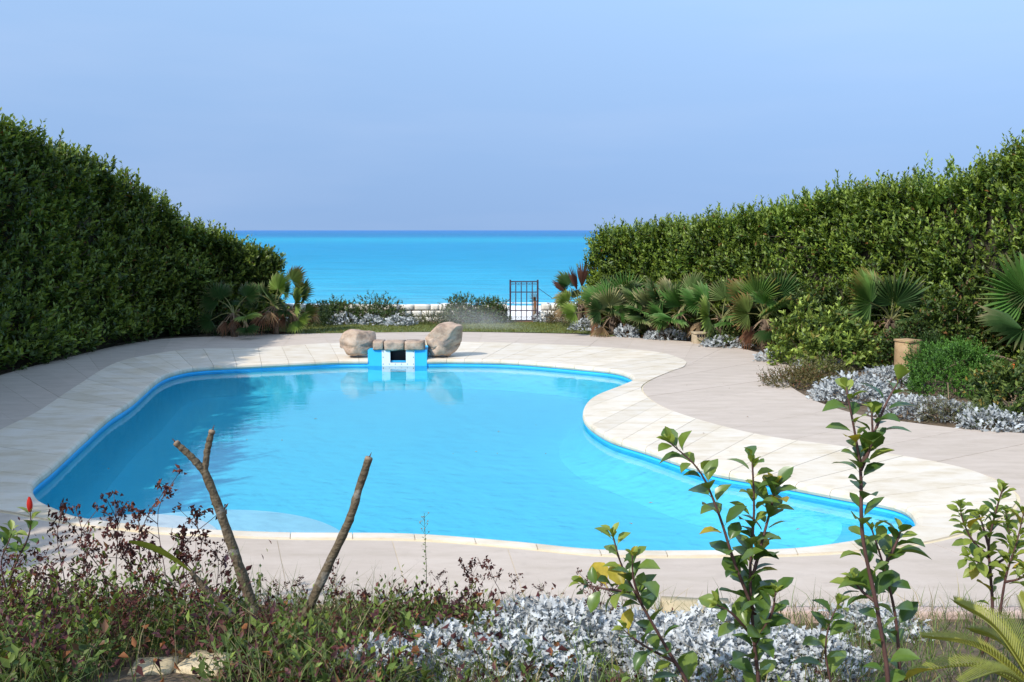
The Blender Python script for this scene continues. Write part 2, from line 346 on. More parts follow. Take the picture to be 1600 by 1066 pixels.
for p_, c_ in ((.06, (.022, .36, .54)), (.22, (.004, .28, .47)), (.36, (.003, .255, .455)), (.45, (.008, .325, .475)), (.51, (.006, .24, .425)), (.58, (.006, .165, .35))):
    e.new(p_).color = (*c_, 1)
l.new(sm.outputs[0], crr.inputs[0])
mp3 = n.new('ShaderNodeMapping'); mp3.inputs['Scale'].default_value = (.05, .26, 1); l.new(g.outputs['Position'], mp3.inputs[0])
n3 = n.new('ShaderNodeTexNoise'); n3.inputs['Scale'].default_value = 1; n3.inputs['Detail'].default_value = 9; n3.inputs['Roughness'].default_value = .68; l.new(mp3.outputs[0], n3.inputs[0])
r3 = n.new('ShaderNodeMapRange'); r3.inputs[1].default_value = .3; r3.inputs[2].default_value = .7; r3.inputs[3].default_value = .80; r3.inputs[4].default_value = 1.20; l.new(n3.outputs[0], r3.inputs[0])  # brightness streaks put wave sparkle into the sea colour
mx3 = n.new('ShaderNodeMix'); mx3.data_type = 'RGBA'; mx3.blend_type = 'MULTIPLY'; mx3.inputs[0].default_value = 1; l.new(crr.outputs[0], mx3.inputs[6]); l.new(r3.outputs[0], mx3.inputs[7])
l.new(mx3.outputs[2], b.inputs[0]); b.inputs['Roughness'].default_value = .35; b.inputs['Specular IOR Level'].default_value = .06
mp2 = n.new('ShaderNodeMapping'); mp2.inputs['Scale'].default_value = (.16, .55, 1); l.new(g.outputs['Position'], mp2.inputs[0])
nb = n.new('ShaderNodeTexNoise'); nb.inputs['Scale'].default_value = 1; nb.inputs['Detail'].default_value = 7; nb.inputs['Roughness'].default_value = .6; l.new(mp2.outputs[0], nb.inputs[0])
bp = n.new('ShaderNodeBump'); bp.inputs['Strength'].default_value = 1.0; bp.inputs['Distance'].default_value = 1.6; l.new(nb.outputs[0], bp.inputs['Height']); l.new(bp.outputs[0], b.inputs['Normal'])
M['sea'] = m
tag(link('sea', mesh('sea', [(-40000, 60, -3), (40000, 60, -3), (40000, 50000, -3), (-40000, 50000, -3)], [(0, 1, 2, 3)], M['sea'])), kind='structure')
mb = MB()                                     # a thin line of foam where the sea meets the sand
for k in range(40):
    x0 = -60 + 3 * k; y0 = 80.6 + 1.2 * math.sin(k * .7) + rnd.uniform(-.4, .4)
    mb.add([(x0, y0, -2.985), (x0 + 3.2, y0 + rnd.uniform(-.5, .5), -2.985), (x0 + 3.2, y0 + 1.1, -2.985), (x0, y0 + .9, -2.985)], [(0, 1, 2, 3)])
tag(link('sea_foam', mb.mesh('sea_foam', M['whitepaint'])), 'thin white foam line along the shore behind the wall', 'foam', kind='stuff')

# ------------------------------------------------------------------ deck: slabs set on a mortar bed
deck = empty('pool_deck', (0, 0, 0)); tag(deck, 'pinkish beige stone paving curving around the pool', kind='structure')
v = []; f = []
for k, (i, o, d) in enumerate(RING):
    a = i.lerp(o, .25); v += [(a.x, a.y, -.003), (d.x, d.y, -.003), (d.x, d.y, -.25)]
for k in range(NS):
    a, c = 3 * k, 3 * ((k + 1) % NS)
    f += [(a, a + 1, c + 1, c), (a + 1, a + 2, c + 2, c + 1)]
link('mortar_bed', mesh('mortar_bed', v, f, M['mortar']), deck)
def strip(t0, t1, A, B, zt, zb, gap, nseg=3, nose=None):
    """one slab between parameters t0..t1 and the curves A (inner) and B (outer)"""
    rows = []
    for j in range(nseg + 1):
        t = t0 + (t1 - t0) * j / nseg; r = tri(t); a, c = A(r), B(r)
        rows.append([a, c])
    n = len(rows)
    for r, nb_ in ((0, 1), (n - 1, n - 2)):     # pull the ends in for the joint
        for w in (0, 1):
            e = rows[nb_][w] - rows[r][w]
            if e.length > 1e-6: rows[r][w] = rows[r][w] + e.normalized() * min(gap / 2, e.length * .4)
    V = []; prof = nose or [(0, zb), (0, zt - .002), (.004, zt)]
    for a, c in rows:
        w = (c - a); L = w.length; w = w.normalized() if L > 1e-6 else Vector((0, 1, 0))
        s_ = min(1, L / .2)
        for off, z in prof: p = a + w * off * s_; V.append((p.x, p.y, z))
        p = c - w * min(gap / 2, L * .2); V += [(p.x, p.y, zt), (p.x, p.y, zb)]
    m_ = len(prof) + 2; F = []
    for j in range(n - 1):
        for k_ in range(m_ - 1):
            F.append((j * m_ + k_, (j + 1) * m_ + k_, (j + 1) * m_ + k_ + 1, j * m_ + k_ + 1))
    F.append(tuple(range(m_ - 1, -1, -1))[::-1]); F.append(tuple((n - 1) * m_ + k_ for k_ in range(m_))[::-1])
    return V, F
ts = ts_by_length(lambda r: r[1].lerp(r[2], .35), 1.15)
for k in range(len(ts)):
    t0 = ts[k]; t1 = ts[(k + 1) % len(ts)]
    if t1 < t0: t1 += NT
    dz = rnd.uniform(-.0005, .003)
    V, F = strip(t0, t1, lambda r: r[1] + (r[2] - r[1]).normalized() * .04, lambda r: r[2], dz, -.05, .007, 4)
    link('paving_slab', mesh('paving_slab', V, F, M['deck']), deck)
# pink edging strip where the near paving meets the bed
mbk = [(3.0 + .62 * k) for k in range(0, 6)]

# ------------------------------------------------------------------ pool
pool = empty('swimming_pool', (0, 16, 0), 'free-form blue painted swimming pool with broad cream coping', 'swimming pool')
def notch(k):                                 # the skimmer housing takes the place of the coping here
    return 40.02 <= k <= 41.98
NOSE = [(.05, -.115), (.006, -.095), (-.012, -.06), (-.006, -.02), (.02, .006), (.07, .014)]
ts = []
tt = ts_by_length(lambda r: r[0].lerp(r[1], .6), .66)
tt = [t for t in tt if not (39.75 < t < 42.25)] + [40.0, 42.0]; tt.sort()
for k in range(len(tt)):
    t0 = tt[k]; t1 = tt[(k + 1) % len(tt)]
    if t1 <= t0: t1 += NT
    if notch((t0 + t1) / 2): continue
    V, F = strip(t0, t1, lambda r: r[0], lambda r: r[1], .014 + rnd.uniform(-.003, .003), -.05, .008, 4, NOSE)
    link('coping_stone', mesh('coping_stone', V, F, M['coping']), None).parent = pool
for o in list(pool.children): o.location = (0, -16, 0)
# basin
def ringoff(d):                               # inner outline moved outwards by d
    out = []
    for k in range(0, NS, 2):
        a, c = RING[k][0], RING[(k + 2) % NS][0]; t = (RING[(k + 4) % NS][0] - RING[k - 2][0]); nrm = Vector((t.y, -t.x, 0)).normalized()
        cen = (RING[k][1] - RING[k][0]); out.append(a + (nrm if nrm.dot(cen) > 0 else -nrm) * d)
    return out
wr = ringoff(.03); nw = len(wr); FZ = -.68
v = []
for p, p2, p3 in zip(wr, ringoff(-.16), ringoff(-.42)): v += [(p.x, p.y, -.02), (p.x, p.y, WATERZ - .06), (p2.x, p2.y, FZ + .14), (p3.x, p3.y, FZ + .004)]
f = []
for k in range(nw):
    a, c = 4 * k, 4 * ((k + 1) % nw); f += [(a, c, c + 1, a + 1), (a + 1, c + 1, c + 2, a + 2), (a + 2, c + 2, c + 3, a + 3)]
world_child('pool_wall', mesh('pool_wall', v, f, None, True, mats=[M['wallblue'], M['poolblue']], midx=[0, 1, 1] * nw), pool)
world_child('pool_floor', mesh('pool_floor', [(p.x, p.y, FZ + .002) for p in ringoff(.10)], [tuple(range(nw))], M['poolblue']), pool)
def tread(cx, cy, r, z, mat, name, a0=0, a1=360, n=40):
    V = []; F = []
    for k in range(n + 1):
        a = R(a0 + (a1 - a0) * k / n); x, y = cx + r * math.cos(a), cy + r * math.sin(a)
        V += [(x, y, z), (x, y, FZ - .05)]
    V.append((cx, cy, z)); c = len(V) - 1
    for k in range(n): F += [(2 * k, 2 * k + 2, c), (2 * k + 1, 2 * k + 3, 2 * k + 2, 2 * k)]
    world_child(name, mesh(name, V, F, mat), pool)
tread(-4.35, 10.0, 1.15, -.165, M['whitepaint'], 'entry_step', -10, 190)
tread(-3.5, 9.75, 1.8, -.23, M['steppaint'], 'entry_step', 0, 180)
# shallow ledge in the right-hand lobe
V = []; F = []
le = [p for p in INNER if p.x > 3.0 and 9.5 < p.y < 14.2]
arc = [Vector((1.35 + 2.75 * math.cos(R(a)), 11.9 + 2.3 * math.sin(R(a)), 0)) for a in np.linspace(-62, 55, 30)]
le2 = [p for p in INNER if p.y < 14 and p.x > arc[0].x]
le2.sort(key=lambda p: math.atan2(p.y - 11.9, p.x - 1.35))
le2 = [p for p in le2 if R(-62) < math.atan2(p.y - 11.9, p.x - 1.35) < R(55)]
st = []
for a in np.linspace(-60, 53, 40):
    an = R(a); best = min(le2, key=lambda p: abs(math.atan2(p.y - 11.9, p.x - 1.35) - an))
    c = Vector((1.35 + 2.75 * math.cos(an), 11.9 + 2.3 * math.sin(an), 0))
    if (best - Vector((1.35, 11.9, 0))).length > (c - Vector((1.35, 11.9, 0))).length + .02: st.append((c, best))
for c, p in st: V += [(c.x, c.y, FZ), (c.x, c.y, -.36), (p.x + .02, p.y, -.36)]
for k in range(len(st) - 1): F += [(3 * k, 3 * k + 3, 3 * k + 4, 3 * k + 1), (3 * k + 1, 3 * k + 4, 3 * k + 5, 3 * k + 2)]
if st: world_child('seat_ledge', mesh('seat_ledge', V, F, M['poolblue']), pool)

m, n, l, b = nodes('pool_water')
tr = n.new('ShaderNodeBsdfTransparent'); tr.inputs[0].default_value = (.93, .995, 1.0, 1)
gl = n.new('ShaderNodeBsdfGlossy'); gl.inputs['Roughness'].default_value = .03
fr = n.new('ShaderNodeFresnel'); fr.inputs[0].default_value = 1.33
g = n.new('ShaderNodeNewGeometry'); mp = n.new('ShaderNodeMapping'); mp.inputs['Scale'].default_value = (1, 1.7, 1); l.new(g.outputs['Position'], mp.inputs[0])
nb = n.new('ShaderNodeTexNoise'); nb.inputs['Scale'].default_value = 3.2; nb.inputs['Detail'].default_value = 4; l.new(mp.outputs[0], nb.inputs[0])
bp = n.new('ShaderNodeBump'); bp.inputs['Strength'].default_value = .05; bp.inputs['Distance'].default_value = .05; l.new(nb.outputs[0], bp.inputs['Height'])
l.new(bp.outputs[0], gl.inputs['Normal']); l.new(bp.outputs[0], fr.inputs['Normal'])
ms = n.new('ShaderNodeMixShader'); l.new(fr.outputs[0], ms.inputs[0]); l.new(tr.outputs[0], ms.inputs[1]); l.new(gl.outputs[0], ms.inputs[2]); l.new(ms.outputs[0], n['Material Output'].inputs[0])
M['water'] = m
tag(link('pool_water', mesh('pool_water', [(p.x, p.y, WATERZ) for p in ringoff(.05)], [tuple(range(nw))], M['water'])), kind='structure')

# ------------------------------------------------------------------ skimmer housing with its cap stones, and the two boulders
def rough_block(dx, dy, dz, seed, amp=.02, cuts=4, rnd_=.12):
    """a rounded, uneven stone block"""
    import bmesh
    bm = bmesh.new(); bmesh.ops.create_cube(bm, size=1); bmesh.ops.subdivide_edges(bm, edges=bm.edges[:], cuts=cuts, use_grid_fill=True)
    P = np.array([v_.co for v_ in bm.verts]); s = unit(P) * .62; P = P * (1 - rnd_) + s * rnd_
    P = P * np.array([dx, dy, dz]); nn = np.stack([vnoise(P * 5 + seed * 7.1 + 13 * k) for k in range(3)], 1) * amp + np.stack([vnoise(P * 14 + seed * 3.3 + 5 * k) for k in range(3)], 1) * amp * .45
    P = P + nn
    for v_, p in zip(bm.verts, P): v_.co = p
    me = bpy.data.meshes.new('block'); bm.to_mesh(me); bm.free(); me.polygons.foreach_set('use_smooth', np.ones(len(me.polygons), bool)); return me
yf = cr(CI, 41).y                             # front plane of the housing
pa, pb = atd(575, 560, yf), atd(667, 560, yf)
hous = empty('skimmer_housing', ((pa.x + pb.x) / 2, yf, 0), 'pool skimmer with black mouth in blue wall under three rough cap stones', 'skimmer')
hx, hy = hous.location.x, yf; ww = pb.x - pa.x
zt = atd(620, 547, yf).z
# blue face with a real opening
ax0, ax1 = atd(597, 560, yf).x - hx, atd(648, 560, yf).x - hx
ox0, ox1 = atd(610, 560, yf).x - hx, atd(634.5, 560, yf).x - hx
oz0, oz1 = atd(620, 566.5, yf).z, zt - .005
mb = MB()
dpt = 1.0
for x0, x1 in ((-ww / 2, ox0), (ox1, ww / 2)): mb.box(((x0 + x1) / 2, dpt / 2 - .02, (zt - .9) / 2), (x1 - x0, dpt, zt + .9))
mb.box(((ox0 + ox1) / 2, dpt / 2 - .02, (oz0 - .9) / 2), (ox1 - ox0, dpt, oz0 + .9))
link('side_wall', mb.mesh('side_wall', M['wallblue']), hous)
mb = MB(); mb.box(((ox0 + ox1) / 2, .30, (oz0 + oz1) / 2), (ox1 - ox0 - .004, .02, oz1 - oz0)); link('skimmer_mouth', mb.mesh('skimmer_mouth', M['black']), hous)
mb = MB(); mb.box(((ox0 + ox1) / 2, .14, oz0 + .003), (ox1 - ox0 - .004, .3, .006))
for xx in (ox0 + .004, ox1 - .004): mb.box((xx, .14, (oz0 + oz1) / 2), (.006, .3, oz1 - oz0))
link('mouth_lining', mb.mesh('mouth_lining', M['black']), hous)
fp = MB(); zb = -.30
fp.box(((ax0 + ox0) / 2, -.026, (zt + zb) / 2 - .002), (ox0 - ax0, .012, zt - zb)); fp.box(((ox1 + ax1) / 2, -.026, (zt + zb) / 2 - .002), (ax1 - ox1, .012, zt - zb)); fp.box(((ox0 + ox1) / 2, -.026, (oz0 + zb) / 2), (ox1 - ox0, .012, oz0 - zb))
fpo = link('face_plate', fp.mesh('face_plate', M['plastic']), hous)
sc_ = MB().tube([(0, 0, 0), (0, -.012, 0)], .011, 6).mesh('screw', M['iron'])
zs = zt - .04
for xx in np.linspace(ax0 + .03, ax1 - .03, 6): link('screw', sc_, fpo).location = (xx, -.030, oz0 - .035)
for xx in (ax0 + .03, ax1 - .03):
    for zz in (zs, (zs + oz0) / 2, oz0 - .14): link('screw', sc_, fpo).location = (xx, -.030, zz)
for x0, x1, dz in ((583, 599, .02), (600.5, 631.5, -.005), (632.5, 662.5, .0)):
    a_, b_ = atd(x0, 548, yf).x, atd(x1, 548, yf).x
    me = rough_block(b_ - a_, .55, .21, x0 * .13, .014, 4, .10); me.materials.append(M['rock'])
    o = link('cap_stone', me, hous); o.location = ((a_ + b_) / 2 - hx, .20, zt + .105 + dz * .3)
# waterline slab behind the cap stones
def boulder(name, label, outline, d, depth, seed, cuts=()):
    """outline in photo pixels, swept to a rounded solid `depth` deep around distance d"""
    pts = [atd(x, y, d) for x, y in outline]; c = sum(pts, Vector()) / len(pts); lo = min(p.z for p in pts); pts = [Vector((c.x + (p.x - c.x) * (1.13 if seed == 4 else 1.10), p.y, lo + (p.z - lo) * (.98 if seed == 4 else 1.04))) for p in pts]; base = min(p.z for p in pts)
    o2 = spline(pts + [pts[0]], 60)[:-1]; n_ = len(o2); V = []; F = []; L = 13
    for j in range(L):
        u = -1 + 2 * j / (L - 1); s = max(.05, (1 - abs(u) ** 2.6)) ** .5
        for p in o2:
            x = c.x + (p.x - c.x) * s; z = base + (p.z - base) * (.35 + .65 * s); zc = (c.z - base)
            z = base + zc * .8 + (p.z - base - zc * .8) * s
            V.append((x, d + u * depth / 2, z))
    for j in range(L - 1):
        for k in range(n_): F.append((j * n_ + k, j * n_ + (k + 1) % n_, (j + 1) * n_ + (k + 1) % n_, (j + 1) * n_ + k))
    F.append(tuple(range(n_ - 1, -1, -1))); F.append(tuple((L - 1) * n_ + k for k in range(n_)))
    V = np.array(V); nn = np.stack([vnoise(V * 2.6 + seed + 17 * k) for k in range(3)], 1) * .05 + np.stack([vnoise(V * 7 + seed + 9 * k) for k in range(3)], 1) * .028 + np.stack([vnoise(V * 22 + seed + 3 * k) for k in range(3)], 1) * .009
    V = V + nn
    fr_ = random.Random(seed); H_ = max(p.z for p in pts) - base
    for j in range(14):                         # broken faces
        a_ = fr_.uniform(0, 6.28); el_ = fr_.uniform(-.3, .9); nv_ = np.array([math.cos(a_) * math.cos(el_), math.sin(a_) * math.cos(el_), math.sin(el_)]); cc_ = np.array([c.x, d, base + H_ * .5])
        pr = (V - cc_) @ nv_; lim = np.quantile(pr, fr_.uniform(.84, .94)); ex = np.maximum(pr - lim, 0); V = V - ex[:, None] * nv_ * .95
    for (zc, w, dp) in cuts:                   # a ledge or crack running round the front
        zz = V[:, 2] + .05 * np.sin(V[:, 0] * 6); k_ = np.exp(-((zz - zc) / w) ** 2); V[:, 1] += dp * k_ * (V[:, 1] < d)
    V[:, 2] = np.maximum(V[:, 2], .012)
    V -= np.array([c.x, d, 0]); o = link(name, mesh(name, V, F, M['rock'], True)); o.location = (c.x, d, 0)
    return tag(o, label, 'boulder')
db = yf + .55
boulder('boulder', 'smaller tan boulder with pointed right tip, left of the skimmer', [(534, 530), (538, 519), (552, 514.5), (568, 515), (581, 517), (586, 516), (584, 526), (580, 540), (575, 552), (562, 554), (549, 553), (540, 544), (533, 540)], db - .1, .8, 4, ((.30, .05, .07),))
boulder('boulder', 'larger squarish tan boulder right of the skimmer, with a cracked face', [(662, 530), (664, 518), (674, 511), (690, 508), (708, 508), (720, 509.5), (722.5, 518), (719, 532), (712, 544), (703, 555), (688, 555), (671, 555), (667, 548), (665, 540)], db - .05, .95, 9, ((.27, .035, .09), (.55, .06, .05)))
# ------------------------------------------------------------------ leaf clouds (numpy)
def leaf_mesh(name, pos, tipd, nrm, length, width, tint, mat, fold=.25, curl=.0):
    """two folded triangles per leaf"""
    n = len(pos); s = unit(np.cross(tipd, nrm)); up = np.cross(s, tipd); L = np.asarray(length).reshape(-1, 1); w = np.asarray(width).reshape(-1, 1)
    mid = pos + tipd * L * .45
    V = np.stack([pos, mid - s * w / 2 + up * w * fold, pos + tipd * L - up * L * curl, mid + s * w / 2 + up * w * fold], 1).reshape(-1, 3)
    b = np.arange(n)[:, None] * 4
    F = np.concatenate([b + [0, 3, 2], b + [0, 2, 1]], 1).reshape(-1, 3)
    return mesh(name, V, F, mat, tint=np.repeat(tint, 4, 0))
def shoots(base, d, length, nl, ll, lw, c_old, c_new, spread=.9, c_odd=None, odd=.0, t0=.1):
    """leaves set round shoots; returns arrays for leaf_mesh"""
    m_ = len(base); t = np.linspace(t0, 1, nl)[None, :, None]; bend = rng.normal(0, .12, (m_, 1, 3))
    p = base[:, None] + d[:, None] * length[:, None, None] * t + bend * length[:, None, None] * t ** 2
    dd = np.repeat(d[:, None], nl, 1).reshape(-1, 3); rad = perp(dd); tt_ = np.broadcast_to(t, (m_, nl, 1)).reshape(-1, 1)
    tip = unit(dd * (.35 + .9 * tt_) + rad * spread + rng.normal(0, .18, dd.shape)); nr = unit(dd - rad * .3 + rng.normal(0, .25, dd.shape))
    k = np.clip(tt_ ** 2 * .9 + rng.normal(0, .15, tt_.shape), 0, 1)
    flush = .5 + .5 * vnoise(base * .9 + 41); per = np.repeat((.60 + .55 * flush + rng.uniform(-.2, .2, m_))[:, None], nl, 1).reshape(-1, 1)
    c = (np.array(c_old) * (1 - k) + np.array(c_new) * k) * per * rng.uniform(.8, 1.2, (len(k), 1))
    if c_odd is not None:
        o_ = rng.random((len(k), 1)) < odd; c = np.where(o_, np.array(c_odd) * rng.uniform(.6, 1.2, (len(k), 1)), c)
    L = ll * rng.uniform(.65, 1.25, len(dd)) * (1.08 - .35 * tt_[:, 0])
    return p.reshape(-1, 3), tip, nr, L, L * lw, c
def cat(*a): return [np.concatenate(x) for x in zip(*a)]

# ------------------------------------------------------------------ hedges
def hedge(name, label, path, width, side, dens, ll, cols, spikes):
    """path: (x, y, top height, density factor) of the foot of the face that shows; side=+1 if the body lies to the left of the path"""
    root = empty(name, (path[0][0], path[0][1], 0), label, 'hedge')
    P = spline([Vector((p[0], p[1], p[2])) for p in path], 120); D = np.interp(np.linspace(0, 1, 121), np.linspace(0, 1, len(path)), [p[3] for p in path])
    P = np.array(P); T = np.gradient(P[:, :2], axis=0); Tl = np.linalg.norm(T, axis=1); T = T / Tl[:, None]
    Nf = np.stack([T[:, 1], -T[:, 0]], 1) * side                     # outwards from the visible face
    cum = np.concatenate([[0], np.cumsum(np.linalg.norm(np.diff(P[:, :2], axis=0), axis=1))]); Ltot = cum[-1]
    def surf(s, v):
        """s metres along, v 0..1 face, 1..1.35 top, 1.35..1.8 upper back"""
        x = np.interp(s, cum, P[:, 0]); y = np.interp(s, cum, P[:, 1]); h = np.interp(s, cum, P[:, 2])
        nx_ = np.interp(s, cum, Nf[:, 0]); ny_ = np.interp(s, cum, Nf[:, 1]); n2 = unit(np.stack([nx_, ny_], 1))
        a = np.clip(v, 0, 1); r = .55
        back = np.where(v <= 1, 0, np.clip((v - 1) / .35, 0, 1) * width); zz = np.where(v <= 1.35, h * np.minimum(a, 1), h * (1 - (v - 1.35) * 1.4))
        zz = np.where(v <= 1, h * a, zz) ; rd = np.clip((zz - (h - r)) / r, 0, 1)     # rounded shoulder
        off = np.where(v <= 1, -(1 - np.sqrt(np.clip(1 - rd ** 2, 0, 1))) * r * .6, -back)
        p = np.stack([x + n2[:, 0] * off, y + n2[:, 1] * off, zz], 1)
        up = np.where(v <= 1, rd * .8, 1.0)[:, None]; fz = np.where(v <= 1, 1.0, np.where(v > 1.35, -.8, .15))[:, None]
        nr = unit(np.concatenate([n2 * fz, up], 1)); return p, nr, h
    tot = int(Ltot * 6.5 * dens); s = rng.uniform(0, Ltot, tot); v = rng.uniform(0, 1.8, tot) ** 1.0
    s = s[rng.random(tot) < np.interp(s, cum, D)]; v = v[:len(s)]
    p, nr, h = surf(s, v)
    bump = .34 * vnoise(p * .7 + 3.1) + .30 * vnoise(p * np.array([1.5, 1.5, 1.1]) + 9) + .16 * vnoise(p * 3.4)
    zfac = np.clip(p[:, 2:] / 1.0, .15, 1)
    base = p + nr * (bump[:, None] * zfac - np.where(p[:, 2:] < .6, .12, .32)); base[:, 2] = np.maximum(base[:, 2], -.02)
    base += rng.normal(0, .07, base.shape) - nr * rng.exponential(.08, (len(base), 1))
    up = np.array([0, 0, 1.0]); d = unit(nr * .55 + up * .85 + rng.normal(0, .30, base.shape))
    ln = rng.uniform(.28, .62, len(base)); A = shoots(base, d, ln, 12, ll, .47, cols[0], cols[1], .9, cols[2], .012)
    # longer leaders standing out of the top
    k = int(Ltot * spikes); s = rng.uniform(0, Ltot, k); v = rng.uniform(.88, 1.3, k); p, nr, h = surf(s, v)
    p = p + nr * (.22 * vnoise(p * .75 + 3.1))[:, None] - up * .15; d = unit(up + rng.normal(0, .22, p.shape) + nr * .12)
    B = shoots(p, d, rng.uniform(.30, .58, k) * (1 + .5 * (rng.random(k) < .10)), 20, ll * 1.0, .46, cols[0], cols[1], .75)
    pos, tip, nn, L, w, c = cat(A, B)
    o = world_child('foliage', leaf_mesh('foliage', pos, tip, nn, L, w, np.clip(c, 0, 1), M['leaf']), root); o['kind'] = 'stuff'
    # solid core for the dense twigs, inner shade put into its dark colour
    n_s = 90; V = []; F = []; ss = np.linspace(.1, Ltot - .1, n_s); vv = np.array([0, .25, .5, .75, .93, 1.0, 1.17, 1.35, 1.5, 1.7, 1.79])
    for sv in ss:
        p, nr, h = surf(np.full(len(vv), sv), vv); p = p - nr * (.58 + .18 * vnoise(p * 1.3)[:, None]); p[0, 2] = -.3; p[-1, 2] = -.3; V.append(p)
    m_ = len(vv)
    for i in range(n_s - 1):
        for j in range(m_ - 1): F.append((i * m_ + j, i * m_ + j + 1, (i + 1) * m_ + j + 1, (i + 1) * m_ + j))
    world_child('branches', mesh('branches', np.concatenate(V), F, M['core'], True), root)  # one solid sheet that blocks light and carries painted shade
    # crossing twigs just under the leaves
    mb = MB()
    for i in range(int(Ltot * 7)):
        p, nr, h = surf(np.array([rnd.uniform(0, Ltot)]), np.array([rnd.uniform(.02, .85)])); p = Vector(p[0]); nr = Vector(nr[0])
        mb.tube([p - nr * .6, p - nr * .3 + Vector((rnd.uniform(-.2, .2), rnd.uniform(-.2, .2), .3)), p - nr * .22 + Vector((rnd.uniform(-.3, .3), rnd.uniform(-.3, .3), .3))], [.018, .012, .005], 4, False)
    world_child('twigs', mb.mesh('twigs', M['hedgetwig']), root)['kind'] = 'stuff'
    return root
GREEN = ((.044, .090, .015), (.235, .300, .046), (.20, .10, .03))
hedge('hedge', 'tall dark green hedge in shade along the left side of the pool', [(-9.3, 2.5, 6.2, .35), (-9.7, 8, 6.2, .35), (-10.6, 14, 6.0, .35), (-11.3, 19, 5.8, .8), (-11.3, 21.5, 5.5, 1), (-11.1, 24, 5.1, 1), (-10.8, 26.5, 4.7, 1), (-10.5, 28.6, 4.05, 1), (-9.7, 30.2, 3.25, 1), (-8.7, 31.2, 2.65, 1), (-7.6, 31.9, 2.3, 1)], 1.5, 1, 88, .175, GREEN, 9)  # near stretch out of view is added to cast shade on the left paving
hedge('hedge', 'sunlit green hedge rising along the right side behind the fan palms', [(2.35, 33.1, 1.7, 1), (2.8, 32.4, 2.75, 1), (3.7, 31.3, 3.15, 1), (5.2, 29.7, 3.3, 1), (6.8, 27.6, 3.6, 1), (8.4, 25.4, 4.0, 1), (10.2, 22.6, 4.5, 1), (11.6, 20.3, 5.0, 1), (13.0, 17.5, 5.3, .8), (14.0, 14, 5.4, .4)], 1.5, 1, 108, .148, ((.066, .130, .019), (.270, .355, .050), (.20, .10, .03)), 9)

# ------------------------------------------------------------------ sea wall of white stone, gate
wall = empty('sea_wall', (-3, 33.75, 0), 'low white stone block wall at the foot of the lawn', 'wall')
def course_wall(x0, x1, parent, seed, px):
    r_ = random.Random(seed); zc = .0; H = [.20, .215, .205, .03]
    for c in range(3):
        x = x0 - (r_.uniform(0, .25) if c % 2 else 0)
        while x < x1:
            w = r_.uniform(.30, .58); a, b_ = max(x, x0), min(x + w, x1)
            if b_ - a > .06:
                hgt = H[c] - .022 + (r_.uniform(-.02, .03) if c == 2 else 0)
                me = rough_block(b_ - a - .022, .30, hgt, seed + x * 3.7 + c, .010, 2, .06); me.materials.append(M['wallstone'])
                o = link('stone', me, parent); o.location = ((a + b_) / 2 - px, r_.uniform(-.012, .012), zc + hgt / 2)
            x += w
        zc += H[c]
course_wall(-8.6, -.16, wall, 3, -3)
mb = MB().box((-1.37 + 0, .01, .29), (8.4, .22, .56)); link('mortar_core', mb.mesh('mortar_core', M['joint']), wall)
wall2 = empty('sea_wall', (2.4, 33.75, 0), 'short run of low stone wall to the right of the iron gate', 'wall')
course_wall(1.02, 4.6, wall2, 8, 2.4)
link('mortar_core', MB().box((.4, .01, .29), (3.5, .22, .56)).mesh('mortar_core', M['joint']), wall2)

gate = empty('iron_gate', (.42, 33.6, 0), 'dark rusty iron bar gate standing open to the beach', 'gate'); gate['label'] = 'dark iron bar gate between lawn and beach, taller than the wall'
gw, gh = .96, 1.43
def bar(name, a, b_, r, mat='iron', parent=None): return link(name, MB().box((Vector(a) + Vector(b_)) / 2, [abs(q - p) + 2 * r for p, q in zip(a, b_)]).mesh(name, M[mat]), parent or gate)
for x in (-gw / 2, gw / 2): bar('post', (x, 0, 0), (x, 0, gh + .02), .030)
for z in (.06, .40, 1.05, gh - .01): bar('rail', (-gw / 2 + .026, .003, z), (gw / 2 - .026, .003, z), .017)
for k in range(4): bar('bar', (-gw / 2 + gw * (k + 1) / 5, -.004, .08), (-gw / 2 + gw * (k + 1) / 5, -.004, gh - .03), .016)
def curl(cx, cz, s, fl):
    pts = [(cx + fl * s * (1 - a / 9) * math.cos(a * 1.1), 0.0, cz + s * (1 - a / 9) * math.sin(a * 1.1)) for a in np.linspace(0, 6.5, 16)]
    return pts
for k in range(5):
    cx = -gw / 2 + gw * (k + .5) / 5
    for cz in (gh - .10, .15):
        mb = MB(); mb.tube(curl(cx + .035, cz, .05, 1), .006, 5); mb.tube(curl(cx - .035, cz, .05, -1), .006, 5)
        link('scroll', mb.mesh('scroll', M['iron']), gate)
bar('latch', (gw / 2 - .27, -.02, .74), (gw / 2 + .03, -.02, .74), .014)
link('lock_box', MB().box((gw / 2 - .085, -.012, .62), (.09, .05, .22)).mesh('lock_box', M['rust']), gate)
link('stay', MB().tube([(gw / 2, 0, 1.20), (gw / 2 + .55, .15, .80)], .010, 5).mesh('stay', M['iron']), gate)
link('stay', MB().tube([(-gw / 2, 0, .80), (-gw / 2 - .16, .10, .70)], .016, 5).mesh('stay', M['iron']), gate)
bar('threshold', (-gw / 2, .0, -.02), (gw / 2, 0, .004), .02, 'rust')

